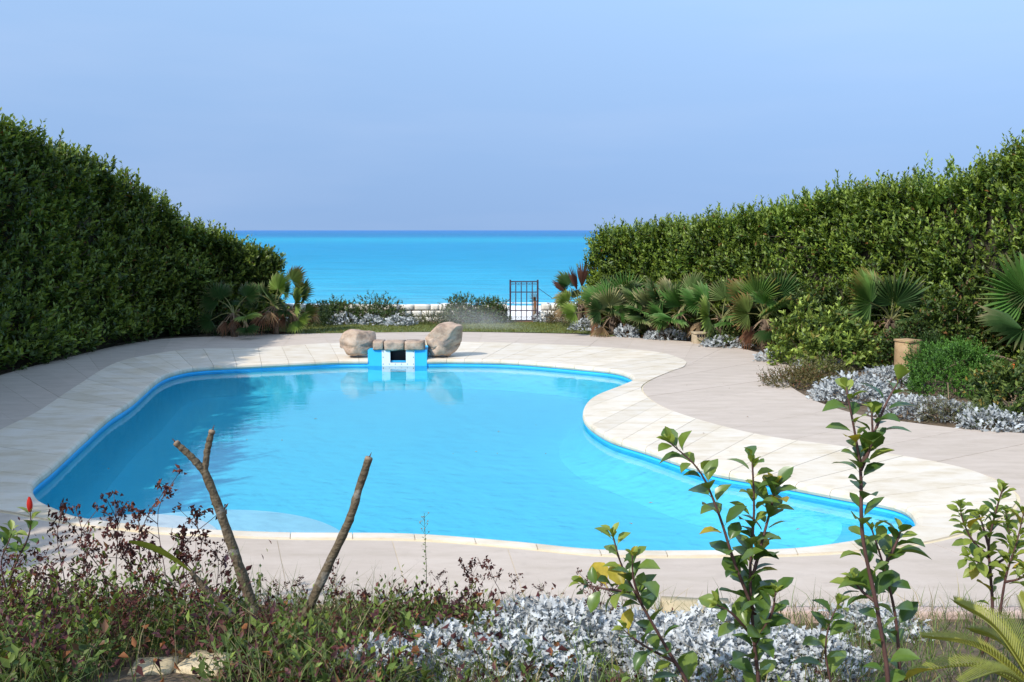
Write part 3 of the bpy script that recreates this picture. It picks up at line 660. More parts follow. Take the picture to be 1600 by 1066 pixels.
# ------------------------------------------------------------------ fan palms
def fan_mesh(seed, Rr=.7, spread=215, nseg=28, dry=.0, cup=.18, green=(.085, .135, .032), tipc=(.42, .30, .16), droop=.4, fused=.58, edge=.3):
    r_ = random.Random(seed); V = []; F = []; C = []
    dryc = np.array(tipc); gc = np.array(green)
    for k in range(nseg):
        f0 = (k / nseg - .5); f1 = ((k + 1) / nseg - .5); a0, a1 = R(spread) * f0, R(spread) * f1; am = (a0 + a1) / 2
        ln = Rr * (1 - .28 * abs(am / R(spread) * 2) ** 2) * r_.uniform(.92, 1.05)
        rf = ln * fused * r_.uniform(.94, 1.05); dt = dry + r_.uniform(-.15, .15) + (.35 if r_.random() < edge else 0)
        sag = droop * r_.uniform(.4, 1.6)
        def q(a, r, z): return (math.sin(a) * r, math.cos(a) * r, z + cup * r * r / Rr - cup * .3 * r)
        b = len(V); fold = .030 * Rr / .7 * r_.uniform(.8, 1.3)
        bend = r_.uniform(-.05, .05)
        V += [q(am, .03, 0), q(a0, rf, -fold), q(am, rf * 1.02, fold), q(a1, rf, -fold),
              q(a0 * .75 + a1 * .25 + bend * .4, rf + (ln - rf) * .5, -fold * .4 - sag * .10), q(am + bend * .5, rf + (ln - rf) * .52, fold * .6 - sag * .08), q(a0 * .25 + a1 * .75 + bend * .4, rf + (ln - rf) * .5, -fold * .4 - sag * .10),
              q(am + bend, ln, -sag * .30)]
        F += [(b, b + 1, b + 2), (b, b + 2, b + 3), (b + 1, b + 4, b + 5, b + 2), (b + 2, b + 5, b + 6, b + 3), (b + 4, b + 7, b + 5), (b + 5, b + 7, b + 6)]
        j = r_.uniform(.82, 1.18)
        for w in (0, .15, .2, .15, .55, .5, .55, 1.0):
            t = min(1, max(0, dry * 1.1 + (w ** 1.5) * (.2 + dt))) ; C.append((gc * (1 - t) + dryc * t) * j)
    return mesh('frond', V, F, M['fan'], tint=np.array(C))
GR = dict(green=(.075, .185, .035)); YG = dict(green=(.165, .25, .045)); DK = dict(green=(.040, .095, .024))  # darker DK green also paints shade onto the fans of the left palms
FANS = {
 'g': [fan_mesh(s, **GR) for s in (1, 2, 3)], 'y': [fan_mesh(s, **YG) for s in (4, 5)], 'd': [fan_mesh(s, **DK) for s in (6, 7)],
 'r': [fan_mesh(8, tipc=(.34, .095, .035), dry=.05, edge=.5, **GR), fan_mesh(9, tipc=(.26, .075, .04), dry=.18, edge=.8, **GR)],
 'x': [fan_mesh(10, dry=.95, droop=1.1, cup=-.1, spread=150, nseg=15, fused=.10, tipc=(.40, .28, .16)), fan_mesh(11, dry=.9, droop=1.4, cup=-.2, spread=120, nseg=13, fused=.08, tipc=(.28, .14, .08))],
 'u': [fan_mesh(14, dry=.92, droop=.1, cup=.1, spread=34, nseg=9, fused=.5, tipc=(.21, .10, .075)), fan_mesh(15, dry=.88, droop=.2, cup=.1, spread=46, nseg=11, fused=.45, tipc=(.24, .12, .08))],
 't': [fan_mesh(12, dry=.1, edge=.7, tipc=(.50, .37, .22), green=(.085, .185, .04)), fan_mesh(13, dry=.2, edge=.8, tipc=(.48, .34, .20), green=(.09, .175, .04))]}
M['petiole'] = plain('palm_petiole', (.16, .16, .05), .6, noise=.25)
M['petioledry'] = plain('dry_petiole', (.25, .17, .10), .85, noise=.3)
M['palmtrunk'] = stone('palm_trunk', [(.05, .035, .025), (.13, .09, .06), (.20, .14, .09)], 9, .95, .8, 25)
def place_fan(root, crown, hub, face, kind, Rr, seed):
    r_ = random.Random(seed); ax = (hub - crown).normalized(); nrm = Vector(face); nrm = (nrm - ax * nrm.dot(ax))
    nrm = nrm.normalized() if nrm.length > .05 else ax.orthogonal().normalized(); x = ax.cross(nrm).normalized()
    Rr *= 1.18 if hub.x > 0 else 1.04; s = Rr / .7; m_ = Matrix(((x.x, ax.x, nrm.x, hub.x), (x.y, ax.y, nrm.y, hub.y), (x.z, ax.z, nrm.z, hub.z), (0, 0, 0, 1))) @ Matrix.Diagonal((s, s, s, 1))
    lst = FANS[kind]; o = link('frond', lst[seed % len(lst)], root); o.matrix_basis = Matrix.Translation(-root.location) @ m_
    mid = crown.lerp(hub, .55) + Vector((0, 0, .10 * (hub - crown).length)); L = [crown + Vector((0, 0, -.05)), crown.lerp(mid, .5) + Vector((0, 0, .02)), mid, hub, hub + ax * .05 * s]
    me = MB().tube([o.matrix_basis.inverted() @ (Matrix.Translation(-root.location) @ p) for p in L], [.024 / s, .017 / s, .013 / s, .011 / s, .004 / s], 5).mesh('petiole', M['petioledry' if kind == 'x' else 'petiole'])
    link('petiole', me, o)
def palm(label, base_px, d, trunk_h, fans, extra, seed, lean=(0, 0), tr=.10, dead=4, kinds='ggdtt', Rr=.62, gone=False):
    """fans: (hub px, hub py, distance offset, kind, radius, facing)"""
    r_ = random.Random(seed); b = atd(base_px, 500, d); b.z = float(terrain(b.x, b.y)) - .03
    root = empty('fan_palm', b, label, 'palm', 'fan palms along the hedges'); crown = b + Vector((lean[0], lean[1], trunk_h))
    mb = MB(); pts = spline([b + Vector((0, 0, -.05)), b.lerp(crown, .5) + Vector((r_.uniform(-.04, .04), 0, 0)), crown], 7)
    mb.tube(pts, [tr * 1.35] + [tr * r_.uniform(.88, 1.12) for _ in range(6)] + [tr * .7], 9)
    for k in range(int(10 + trunk_h * 14)):                          # old leaf bases
        t = r_.uniform(.1, 1); a = r_.uniform(0, 6.28); p = b.lerp(crown, t) + Vector((math.cos(a), math.sin(a), 0)) * tr * .85
        mb.tube([p, p + Vector((math.cos(a) * .09, math.sin(a) * .09, .12))], [.03, .012], 4)
    world_child('trunk', mb.mesh('trunk', M['palmtrunk'], True), root)
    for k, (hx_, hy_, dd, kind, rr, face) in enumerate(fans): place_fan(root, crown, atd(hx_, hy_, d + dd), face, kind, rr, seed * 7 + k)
    for k in range(extra + (4 if b.x > 0 else 1)):
        a = r_.uniform(0, 6.28); el = R(r_.uniform(5, 65)); ln = r_.uniform(.45, .85)
        dirv = Vector((math.cos(a) * math.cos(el), math.sin(a) * math.cos(el), math.sin(el)))
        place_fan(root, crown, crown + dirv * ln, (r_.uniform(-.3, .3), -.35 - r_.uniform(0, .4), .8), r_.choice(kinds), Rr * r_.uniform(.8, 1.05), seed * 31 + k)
    for k in range(dead if not seed == 22 else 3):
        a = r_.uniform(0, 6.28); dirv = Vector((math.cos(a) * .8, math.sin(a) * .8, -.15 - r_.uniform(0, .5))).normalized()
        hub = crown + dirv * r_.uniform(.35, .6); hub.z = max(hub.z, b.z + .25); place_fan(root, crown, hub, (dirv.x * .6, dirv.y * .6 - .3, .6), 'x', Rr * .8, seed * 17 + k)
    return root
UPF = (-.25, -.75, .55); SDF = (-.5, -.8, .2); HOR = (-.1, -.3, .95); LOW = (-.2, -.85, .3)
palm('low fan palm with one drooping tan-tipped fan on a thin dark trunk, nearest the lawn', 957, 29.3, .62, [(952, 478, -.2, 't', .62, UPF), (938, 486, -.3, 'd', .55, LOW), (968, 488, 0, 'g', .5, UPF), (899, 489, -.2, 'y', .45, UPF)], 5, 3, tr=.085)
palm('fan palm whose single upright round green fan stands highest near the hedge end', 984, 30.0, .75, [(980, 466, 0, 'g', .78, (-.2, -.95, .2)), (960, 455, .4, 'd', .6, UPF), (1000, 480, -.2, 'd', .6, UPF)], 4, 5)
palm('fan palm with tan dry fingers on top of its fan, third from the lawn', 1020, 29.2, .7, [(1018, 478, -.2, 't', .72, UPF), (1000, 490, -.3, 'd', .55, LOW), (1030, 487, -.2, 'd', .6, UPF), (1003, 497, -.5, 't', .5, SDF)], 4, 9)
palm('fan palm with the broadest bright green fans, midway along the right bed', 1062, 28.6, .75, [(1064, 480, -.2, 'g', .85, (-.15, -.9, .35)), (1084, 470, .1, 't', .7, UPF), (1050, 497, -.6, 'g', .62, (-.1, -.6, .8)), (1035, 492, -.3, 'g', .55, SDF)], 4, 12)
palm('fan palm with a low yellow-green fan beside the slotted stone pillar', 1128, 27.4, .7, [(1108, 494, -.7, 'y', .62, (-.1, -.95, .25)), (1133, 468, 0, 't', .6, UPF), (1140, 502, -.6, 'g', .55, (-.1, -.6, .7)), (1160, 472, .2, 'd', .7, UPF)], 3, 15)
palm('fan palm with rust-red dry fronds hanging round its trunk, before the hedge', 1196, 25.8, .85, [(1185, 468, 0, 'r', .7, SDF), (1215, 466, -.1, 'd', .72, (-.1, -.95, .3)), (1205, 515, -.5, 'd', .6, LOW), (1170, 490, -.2, 'r', .6, LOW), (1228, 462, 0, 'g', .55, UPF)], 2, 18, dead=8, kinds='rrdg')
palm('large fan palm with a red-edged fan behind the tan square pillar', 1392, 23.4, 1.0, [(1362, 474, -.4, 'r', .78, (.1, -.95, .3)), (1398, 476, -.2, 'd', .85, (-.1, -.95, .2)), (1430, 474, -.1, 'g', .75, (-.5, -.8, .2)), (1425, 510, -.6, 'd', .75, HOR), (1396, 455, .5, 't', .6, UPF), (1460, 430, .8, 'd', .6, UPF)], 3, 22, tr=.13, dead=7, kinds='ddgr')
palm('big fan palm at the right edge, its fans cut by the picture frame', 1640, 20.5, 1.25, [(1605, 462, 0, 'g', .95, (-.3, -.9, .25)), (1600, 515, -1.0, 'd', .95, (-.15, -.75, .6)), (1640, 560, -1.4, 'y', .7, HOR), (1660, 440, 0, 'g', .8, UPF)], 3, 25, tr=.14, kinds='ddg')
palm('withered palm with upright purplish dry fronds at the hedge end by the gate', 908, 31.6, .8, [(902, 455, 0, 'u', .75, SDF), (909, 450, .1, 'u', .8, SDF), (891, 462, 0, 'u', .5, SDF), (888, 472, -.2, 'y', .42, SDF), (925, 468, -.2, 'd', .55, UPF), (915, 480, -.3, 'x', .5, LOW)], 2, 28, kinds='udt')
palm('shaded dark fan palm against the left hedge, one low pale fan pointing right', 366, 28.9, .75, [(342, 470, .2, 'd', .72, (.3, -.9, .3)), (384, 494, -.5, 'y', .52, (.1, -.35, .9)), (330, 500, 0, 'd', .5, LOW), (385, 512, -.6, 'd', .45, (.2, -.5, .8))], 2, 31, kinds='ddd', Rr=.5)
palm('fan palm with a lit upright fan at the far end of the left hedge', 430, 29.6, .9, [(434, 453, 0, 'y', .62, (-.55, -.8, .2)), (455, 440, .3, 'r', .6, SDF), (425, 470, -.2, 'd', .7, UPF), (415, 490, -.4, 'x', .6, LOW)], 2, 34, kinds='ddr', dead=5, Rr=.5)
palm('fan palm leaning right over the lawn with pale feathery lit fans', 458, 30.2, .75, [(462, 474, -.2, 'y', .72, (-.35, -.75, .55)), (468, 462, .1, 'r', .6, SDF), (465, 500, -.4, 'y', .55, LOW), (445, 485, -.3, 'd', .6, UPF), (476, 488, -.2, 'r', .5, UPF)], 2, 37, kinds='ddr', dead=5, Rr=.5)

# ------------------------------------------------------------------ shrubs
def shrub(name, label, c, rad, n, ll, cols, lw=.45, stems=6, group=None, catg='shrub', up=.5, mat='leafsoft', nl=9, slen=(.12, .28), flat=.0, shell=.55):
    c = Vector(c); root = empty(name, c, label, catg, group)
    u = unit(rng.normal(size=(n, 3))); u[:, 2] = np.abs(u[:, 2]) * (1 - flat) + rng.uniform(-.1, .1, n)
    r_ = rng.uniform(shell, 1, (n, 1)) * (1 + .25 * vnoise(u * 2.3 + c.x)[:, None]); base = u * r_ * np.array(rad)
    base[:, 2] = np.maximum(base[:, 2], .02); d = unit(u * .7 + np.array([0, 0, up]) + rng.normal(0, .35, u.shape))
    A = shoots(base, d, rng.uniform(*slen, n), nl, ll, lw, cols[0], cols[1], .9, cols[2] if len(cols) > 2 else None, .06)
    o = link('foliage', leaf_mesh('foliage', *A[:5], np.clip(A[5], 0, 1), M[mat]), root); o['kind'] = 'stuff'
    for k in range(stems):
        t = u[rnd.randrange(n)] * np.array(rad) * .8
        link('stem', MB().tube([(t[0] * .08, t[1] * .08, -.05), (t[0] * .4, t[1] * .4, t[2] * .55), tuple(t)], [.014, .010, .004], 5).mesh('stem', M['drywood']), root)
    return root
def gz(x, y): return float(terrain(x, y)) - .03
def on(px, py):                               # foot of a plant on the bed
    p = at(px, py, 0); p.z = gz(p.x, p.y); return p
G1 = ((.055, .085, .022), (.13, .17, .045), (.20, .12, .05)); G2 = ((.055, .135, .02), (.12, .27, .035)); GY = ((.10, .13, .025), (.24, .28, .05), (.30, .22, .05))
shrub('wall_shrub', 'loose green shrub against the sea wall, next to the left palms', (-6.2, 33.1, 0), (1.05, .45, .85), 627, .085, ((.05, .09, .022), (.12, .18, .045), (.20, .12, .05)), up=.3, slen=(.10, .2))
shrub('wall_shrub', 'open leafy shrub growing over the sea wall left of the bare stones', (-4.6, 33.15, 0), (1.05, .4, .88), 494, .085, ((.05, .09, .022), (.12, .18, .045), (.20, .12, .05)), up=.3, slen=(.10, .2))
shrub('wall_shrub', 'green shrub over the wall, midway between bare stones and gate', (-1.75, 33.1, 0), (.75, .4, .95), 494, .085, ((.05, .09, .022), (.12, .18, .045), (.20, .12, .05)), up=.3, slen=(.10, .2))
shrub('wall_shrub', 'green shrub touching the left post of the iron gate', (-.72, 33.1, 0), (.62, .4, .90), 456, .085, ((.05, .09, .022), (.12, .18, .045), (.20, .12, .05)), up=.3, slen=(.10, .2))
shrub('wall_shrub', 'reddish brown dry shrub right of the iron gate', (1.75, 32.9, 0), (.55, .4, .75), 200, .08, ((.11, .09, .04), (.20, .15, .07), (.26, .10, .05)))
shrub('wall_shrub', 'grey-green low shrub below the withered palm', (2.5, 31.9, 0), (.75, .5, .6), 240, .07, ((.10, .12, .05), (.20, .21, .10), (.25, .12, .08)))
shrub('ground_plant', 'low olive plant on the lawn edge before the bare wall stones', (-2.6, 32.7, 0), (.9, .35, .36), 220, .06, ((.07, .085, .03), (.15, .15, .06)))
shrub('ground_plant', 'low dark plant under the left palms by the lawn', (-6.8, 31.9, 0), (.9, .6, .65), 260, .08, ((.035, .06, .018), (.07, .10, .03)))
shrub('feathery_bush', 'dense fine-leaved bright green bush behind the right silver plants', on(1505, 622) + Vector((.0, .3, 0)), (.95, .85, 1.0), 2300, .05, G2, .5, 5, slen=(.08, .2), nl=10, shell=.75)
shrub('feathery_bush', 'darker fine-leaved bush between the tan pillar and the bright bush', on(1462, 600) + Vector((.1, .6, 0)), (.5, .5, .95), 700, .05, ((.03, .06, .014), (.06, .11, .02)), .5, 4, slen=(.08, .2), nl=10)
shrub('leafy_shrub', 'yellow-green broad-leaved shrub left of the tan square pillar', on(1330, 585) + Vector((0, .6, 0)), (.95, .7, 1.25), 280, .165, ((.10, .16, .03), (.30, .38, .065), (.25, .22, .05)), .5, 9)
shrub('leafy_shrub', 'sparse upright yellow-green shrub before the red palm', on(1255, 572) + Vector((.1, .4, 0)), (.75, .6, 1.3), 190, .165, ((.11, .17, .03), (.32, .40, .07), (.25, .22, .05)), .5, 7)
shrub('ground_plant', 'low rust-brown creeping plant spilling over the paving edge', on(1240, 603) + Vector((.05, .1, 0)), (.72, .5, .30), 420, .05, ((.08, .075, .02), (.16, .12, .045), (.20, .07, .04)), .5, 5)
shrub('ground_plant', 'dry olive tangle at the foot of the sparse upright shrub', on(1285, 598) + Vector((.1, .5, 0)), (.7, .5, .35), 260, .06, ((.08, .085, .025), (.17, .16, .06), (.2, .1, .05)), .5, 5)
shrub('ground_plant', 'dry grey-brown weeds among the right silver plants', on(1470, 655), (.45, .3, .32), 260, .05, ((.09, .09, .04), (.18, .17, .09), (.16, .06, .05)), .3, 8)
shrub('ground_plant', 'soft green weed tuft between right silver plants at the paving', on(1535, 663), (.35, .25, .28), 200, .07, ((.08, .11, .03), (.16, .20, .06)), .15, 4)
shrub('hibiscus_bush', 'hibiscus bush at the right edge bearing an orange flower', on(1600, 660) + Vector((.15, .5, 0)), (.75, .6, .95), 330, .11, ((.045, .085, .02), (.16, .21, .045), (.3, .2, .04)), .55, 8)
shrub('undergrowth', 'dark tangled undergrowth at the foot of the left hedge end', (-8.9, 29.6, 0), (1.5, .6, .55), 420, .09, ((.025, .045, .014), (.05, .08, .02), (.10, .04, .03)))
for k, (px, py, rx, rz, lab) in enumerate([(1005, 527, .5, .35, 'third'), (1085, 533, .6, .45, 'fourth'), (1150, 545, .7, .5, 'fifth')]):
    p = on(px, py) + Vector((0, .8, 0)); shrub('ground_plant', 'leafy green weeds at the foot of the %s fan palm from the lawn' % lab, p, (rx, .5, rz), 240, .09, G1)

for k, (px, d, rx, rz, lab) in enumerate([(975, 30.9, .7, 1.1, 'first and second'), (1030, 30.0, .8, 1.15, 'third and broadest'), (1105, 28.8, .9, 1.2, 'broadest and yellow-green-fanned'), (1165, 27.6, .9, 1.3, 'yellow-green-fanned and red-fronded')]):
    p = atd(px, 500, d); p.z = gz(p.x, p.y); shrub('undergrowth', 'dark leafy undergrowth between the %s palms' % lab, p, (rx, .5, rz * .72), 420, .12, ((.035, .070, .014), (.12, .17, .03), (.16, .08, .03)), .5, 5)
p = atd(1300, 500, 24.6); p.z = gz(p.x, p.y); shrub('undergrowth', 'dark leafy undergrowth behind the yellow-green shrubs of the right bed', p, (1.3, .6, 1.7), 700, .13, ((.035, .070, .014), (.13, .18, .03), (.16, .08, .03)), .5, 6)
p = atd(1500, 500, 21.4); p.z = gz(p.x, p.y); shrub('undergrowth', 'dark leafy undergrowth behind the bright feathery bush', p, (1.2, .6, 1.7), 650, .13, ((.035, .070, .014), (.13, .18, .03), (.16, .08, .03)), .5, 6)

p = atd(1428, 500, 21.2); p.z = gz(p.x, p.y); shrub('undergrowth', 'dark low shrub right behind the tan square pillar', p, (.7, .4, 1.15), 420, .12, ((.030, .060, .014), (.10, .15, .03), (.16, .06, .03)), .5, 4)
# ------------------------------------------------------------------ silver ragwort
def silver_leaf(seed, L=.10):
    """one felted, lobed leaf: a ribbon with rounded side lobes, gently curled"""
    r_ = random.Random(seed); V = []; F = []; n_ = 6
    for k in range(n_ + 1):
        t = k / n_; w = L * (.10 + .26 * math.sin(math.pi * min(1, t * 1.05)) ** .8) * (1.0 if k % 2 else .45); z = L * (.25 * t - .55 * t * t) ; y = L * t
        V += [(-w, y + (L * .05 if k % 2 else 0), z + w * .35), (0, y, z), (w, y + (L * .05 if k % 2 else 0), z + w * .35)]
    for k in range(n_): a = 3 * k; F += [(a, a + 1, a + 4, a + 3), (a + 1, a + 2, a + 5, a + 4)]
    V.append((0, L * 1.1, -L * .36)); F += [(3 * n_, 3 * n_ + 1, len(V) - 1), (3 * n_ + 1, 3 * n_ + 2, len(V) - 1)]
    return V, F
SL = [silver_leaf(s) for s in range(2)]
SLM = [mesh('leaf', *SL[k], M['silverobj']) for k in range(2)]
def silver(label, c, rad, n, singles, scale, group='silver-leaved plants', col=(.60, .64, .67)):
    c = Vector(c); root = empty('silver_ragwort', c, label, 'plant', group)
    u = unit(rng.normal(size=(n, 3))); u[:, 2] = np.abs(u[:, 2]); shell = rng.uniform(.55, 1.0, (n, 1)) ** .6
    p = u * shell * np.array(rad) * (1 + .22 * vnoise(u * 2.5 + c.x * 3)[:, None]); p[:, 2] = np.maximum(p[:, 2], .03)
    tip = unit(u * .55 + np.array([0, 0, .45]) + rng.normal(0, .65, u.shape)); s = perp(tip); nr = np.cross(s, tip); flip = np.sign(nr[:, 2:] + .2); nr, s = nr * flip, s * flip
    sc = scale * rng.uniform(.7, 1.3, n); order = np.argsort(-(shell[:, 0] + .3 * u[:, 2] - .25 * u[:, 1]))
    Mx = np.stack([s, tip, nr], 2)                                   # columns: side, tip, normal
    for k in order[:singles]:
        o = link('leaf', SLM[k % 2], root); m4 = Matrix.Identity(4)
        for a in range(3):
            for b_ in range(3): m4[a][b_] = Mx[k][a][b_] * sc[k]
            m4[a][3] = p[k][a]
        o.matrix_basis = m4
    rest = order[singles:]
    if len(rest):
        lv = np.array(SL[0][0]); V = np.einsum('nij,kj->nki', Mx[rest] * sc[rest][:, None, None], lv) + p[rest][:, None]
        nv = len(lv); tri_ = []
        for f_ in SL[0][1]:
            tri_ += [f_[:3]] + ([(f_[0], f_[2], f_[3])] if len(f_) == 4 else [])
        tri_ = np.array(tri_); F = (np.arange(len(rest))[:, None, None] * nv + tri_[None]).reshape(-1, 3)
        tint = np.repeat(np.array(col) * rng.uniform(.6, 1.15, (len(rest), 1)), nv, 0)
        o = link('leaves', mesh('leaves', V.reshape(-1, 3), F, M['silver'], tint=tint), root); o['kind'] = 'stuff'
    for k in range(5):
        t = u[k] * np.array(rad) * .7; link('stem', MB().tube([(0, 0, -.05), (t[0] * .5, t[1] * .5, t[2] * .6), tuple(t)], [.010, .008, .004], 4).mesh('stem', M['drywood']), root)
    return root
# foreground drift
for lab, x, y, rx, ry, rz, n, sg in [
 ('leftmost silver-leaved clump in the foreground, half hidden by green weeds', -.42, 6.35, .42, .35, .30, 420, 90),
 ('lowest left silver-leaved clump, cut by the bottom edge', -.82, 6.0, .36, .28, .30, 360, 90),
 ('large silver-leaved clump under the left bare-stemmed hibiscus branch', .25, 6.75, .62, .48, .42, 900, 150),
 ('silver-leaved clump at the bottom edge left of centre-right', .05, 5.95, .5, .35, .30, 480, 120),
 ('silver-leaved clump right behind the left foreground hibiscus branch', .95, 6.65, .55, .45, .36, 760, 140),
 ('silver-leaved clump at the foot of the tallest middle hibiscus branch', 1.35, 6.0, .6, .4, .34, 720, 140),
 ('silver-leaved clump behind the middle hibiscus, next to the beige stone', 1.65, 6.8, .5, .42, .36, 620, 120),
 ('small silver-leaved clump between the middle and right hibiscus branches', 2.05, 6.25, .38, .35, .28, 380, 90),
 ('low silver-leaved clump on the paving edge left of the yellow shrub', 2.85, 7.25, .42, .3, .26, 340, 80)]:
    silver(lab, (x, y, gz(x, y)), (rx, ry, rz * .74), int(n * 2.2), sg, .57, col=(.51, .52, .51))
# right bed
for lab, px, py, rx, ry, rz, n in [
 ('silver-leaved clump left of the tan square pillar', 1345, 628, .85, .6, .42, 1100),
 ('silver-leaved clump reaching behind the right hibiscus top', 1395, 610, .6, .5, .40, 620),
 ('silver-leaved clump nearest the paving in front of the bright bush', 1430, 652, .65, .45, .36, 700),
 ('silver-leaved clump below the dry weeds of the right bed', 1490, 655, .55, .42, .33, 560),
 ('rightmost silver-leaved clump, under the hibiscus bush', 1565, 672, .6, .4, .30, 520),
 ('small silver-leaved patch behind the sparse yellow-green shrub', 1285, 580, .55, .5, .3, 330),
 ('silver-leaved patch at the foot of the red-fronded palm', 1215, 566, .5, .4, .28, 260),
 ('silver-leaved strip beside the slotted stone pillar', 1135, 543, .75, .35, .26, 320),
 ('silver-leaved strip under the broad green fan palm', 1045, 531, .8, .35, .26, 320),
 ('silver-leaved tuft by the fallen dark palm sheath', 980, 527, .35, .3, .36, 170),
 ('silver-leaved clump at the end of the lawn under the first palm', 918, 518, .55, .4, .38, 240),
 ('silver-leaved tuft right beside the iron gate', 850, 504, .42, .35, .36, 160),
 ('silver-leaved mound on the lawn nearest the left palms', 537, 508, .55, .35, .40, 240),
 ('smallest silver-leaved mound on the lawn, between the other two', 580, 509, .40, .3, .34, 150),
 ('silver-leaved mound on the lawn just behind the left boulder', 622, 510, .6, .35, .34, 240)]:
    p = on(px, py); silver(lab, p + Vector((0, ry * .6, 0)), (rx, ry, rz), n, 0, .85 if py > 560 else 1.15, col=(.44, .46, .455))

# ------------------------------------------------------------------ garden pillars, logs, loose stones
def pillar(label, px, py, d, w, h, slots=False, rot=.35, mat='pillar'):
    b = atd(px, py, d); b.z = gz(b.x, b.y)
    root = empty('garden_pillar', b, label, 'pillar', 'squat stone pillars in the right bed'); root.rotation_euler.z = rot
    me = rough_block(w, w, h, px, .005, 3, .0); me.materials.append(M[mat]); o = link('body', me, root); o.location.z = h / 2 - .03
    me = rough_block(w * 1.1, w * 1.1, .05, px + 2, .005, 3, .0); me.materials.append(M[mat]); o = link('cap', me, root); o.location.z = h - .01
    if slots:
        for k in range(4): link('slot', MB().box(((k - 1.5) * w * .2, -w / 2 - .012, h * .78), (w * .10, .03, .06)).mesh('slot', M['black']), root)
    return root
pillar('tan square stone pillar with flat cap standing among the right silver plants', 1416, 590, 19.9, .36, .86, rot=.45)
pillar('small beige stone pillar with a row of slots under the fan palms', 1093, 533, 27.3, .38, .33, True, .1, 'lamp')
pillar('small half-hidden ochre pillar behind the first palm by the lawn', 929, 515, 30.6, .26, .42, False, .2, 'lamp')
p = on(965, 524); root = empty('palm_sheath', p, 'dark fallen palm leaf sheath lying at the lawn corner', 'palm sheath')
V = []; F = []
for i in range(11):
    t = i / 10; w = .14 * math.sin(math.pi * (.08 + .84 * t)) ** .6
    for j in range(7): a = math.pi * (j / 6); V.append((-.55 + 1.1 * t, -math.cos(a) * w, .14 - math.sin(a) * w * .8 + .10 * (2 * t - 1) ** 2))
for i in range(10):
    for j in range(6): F.append((i * 7 + j, i * 7 + j + 1, (i + 1) * 7 + j + 1, (i + 1) * 7 + j))
link('shell', mesh('shell', V, F, M['palmtrunk'], True), root)
def loose_stone(name, label, px, py, d, dims, rot, mat='slabstone', z=None, catg='stone'):
    b = atd(px, py, d); b.z = gz(b.x, b.y) if z is None else z
    me = rough_block(*dims, px * .1, .006, 3, .02); me.materials.append(M[mat]); o = link(name, me); o.location = b + Vector((0, 0, dims[2] / 2)); o.rotation_euler.z = rot
    return tag(o, label, catg)
loose_stone('stone_slab', 'pale beige stone slab at the paving edge behind the silver plants', 1090, 955, 7.55, (.56, .42, .14), -.05, z=.0)
loose_stone('sandstone_block', 'left of two sandstone blocks lying among the bottom left weeds', 240, 1055, 6.22, (.28, .24, .14), .1, z=.13)
loose_stone('sandstone_block', 'right, larger sandstone block lying among the bottom left weeds', 325, 1052, 6.24, (.34, .28, .16), -.25, z=.13)
# edging of pinkish stones along the right part of the near paving
for k in range(7):
    x = 1.95 + .55 * k; loose_stone('edging_stone', 'pinkish edging stone sunk along the near paving edge on the right', 800, 960, 7.74, (.53, .13, .12), 0, 'pink', z=-.085).location = (x, 7.76, -.02)
for o in bpy.data.objects:
    if o.name.startswith('edging_stone'): o['group'] = 'pink edging stones'

# dry bough across the feathery bush, dry stalk with a yellow leaf, driftwood post behind the gate
b = empty('dry_branch', atd(1475, 578, 18.6), 'dry grey palm bough arching over the bright feathery bush', 'branch')
link('bough', MB().tube(spline([b.location * 0, atd(1510, 562, 18.7) - b.location, atd(1550, 556, 18.9) - b.location, atd(1590, 566, 19.2) - b.location], 10), [.012, .022, .03, .034, .035, .035, .034, .032, .03, .028, .025], 6).mesh('bough', M['drywood'], True), b)
p = on(1480, 650); s = empty('dry_stalk', p, 'single dry stalk with a yellow withered leaf in the right silver plants', 'dry plant')
t = atd(1481, 598, p.y) - p; link('stem', MB().tube([(0, 0, 0), (t.x * .5 + .02, 0, t.z * .5), tuple(t)], [.014, .011, .008], 5).mesh('stem', M['drywood']), s)
p = Vector((.80, 34.0, -.1)); s = empty('wooden_post', p, 'weathered wooden post with a rusty dry frond seen through the gate', 'post')
link('shaft', MB().tube([(0, 0, -.05), (.01, 0, .5), (0, 0, .95)], [.07, .065, .05], 8).mesh('shaft', M['drywood'], True), s)
o = link('dry_frond', FANS['x'][0], s); o.matrix_basis = Matrix.Translation((-.02, -.1, .85)) @ Matrix.Rotation(R(80), 4, 'X') @ Matrix.Diagonal((.42, .62, .5, 1))

# ------------------------------------------------------------------ hibiscus branches: every leaf an object
def hib_leaf(seed, L=.10, W_=.066, mat='hib'):
    r_ = random.Random(seed); V = []; F = []; n_ = 7; cup = r_.uniform(.15, .5); curl = r_.uniform(.1, .55)
    prof = [.10, .50, .80, .97, 1.0, .86, .56, .06]
    for k in range(n_ + 1):
        t = k / n_; w = W_ / 2 * prof[k] * (1 + (.07 if k % 2 else -.04)); y = .018 + L * t; z = .006 + L * (.22 * t - curl * t * t)
        V += [(-w, y, z + w * cup), (-w * .45, y, z + w * cup * .25), (0, y + .002, z - .0015), (w * .45, y, z + w * cup * .25), (w, y, z + w * cup)]
    for k in range(n_):
        for j in range(4): a = 5 * k + j; F.append((a, a + 1, a + 6, a + 5))
    b = len(V); V += [(-.0016, 0, 0), (.0016, 0, 0), (.0016, .020, .006), (-.0016, .020, .006)]; F.append((b, b + 1, b + 2, b + 3))
    return mesh('leaf', V, F, M[mat], True)
HL = [hib_leaf(s) for s in range(5)]; HY = [hib_leaf(s + 20, .085, .05, 'hibyoung') for s in range(4)]; HX = [hib_leaf(s + 40, .10, .068, 'hibyellow') for s in range(2)]
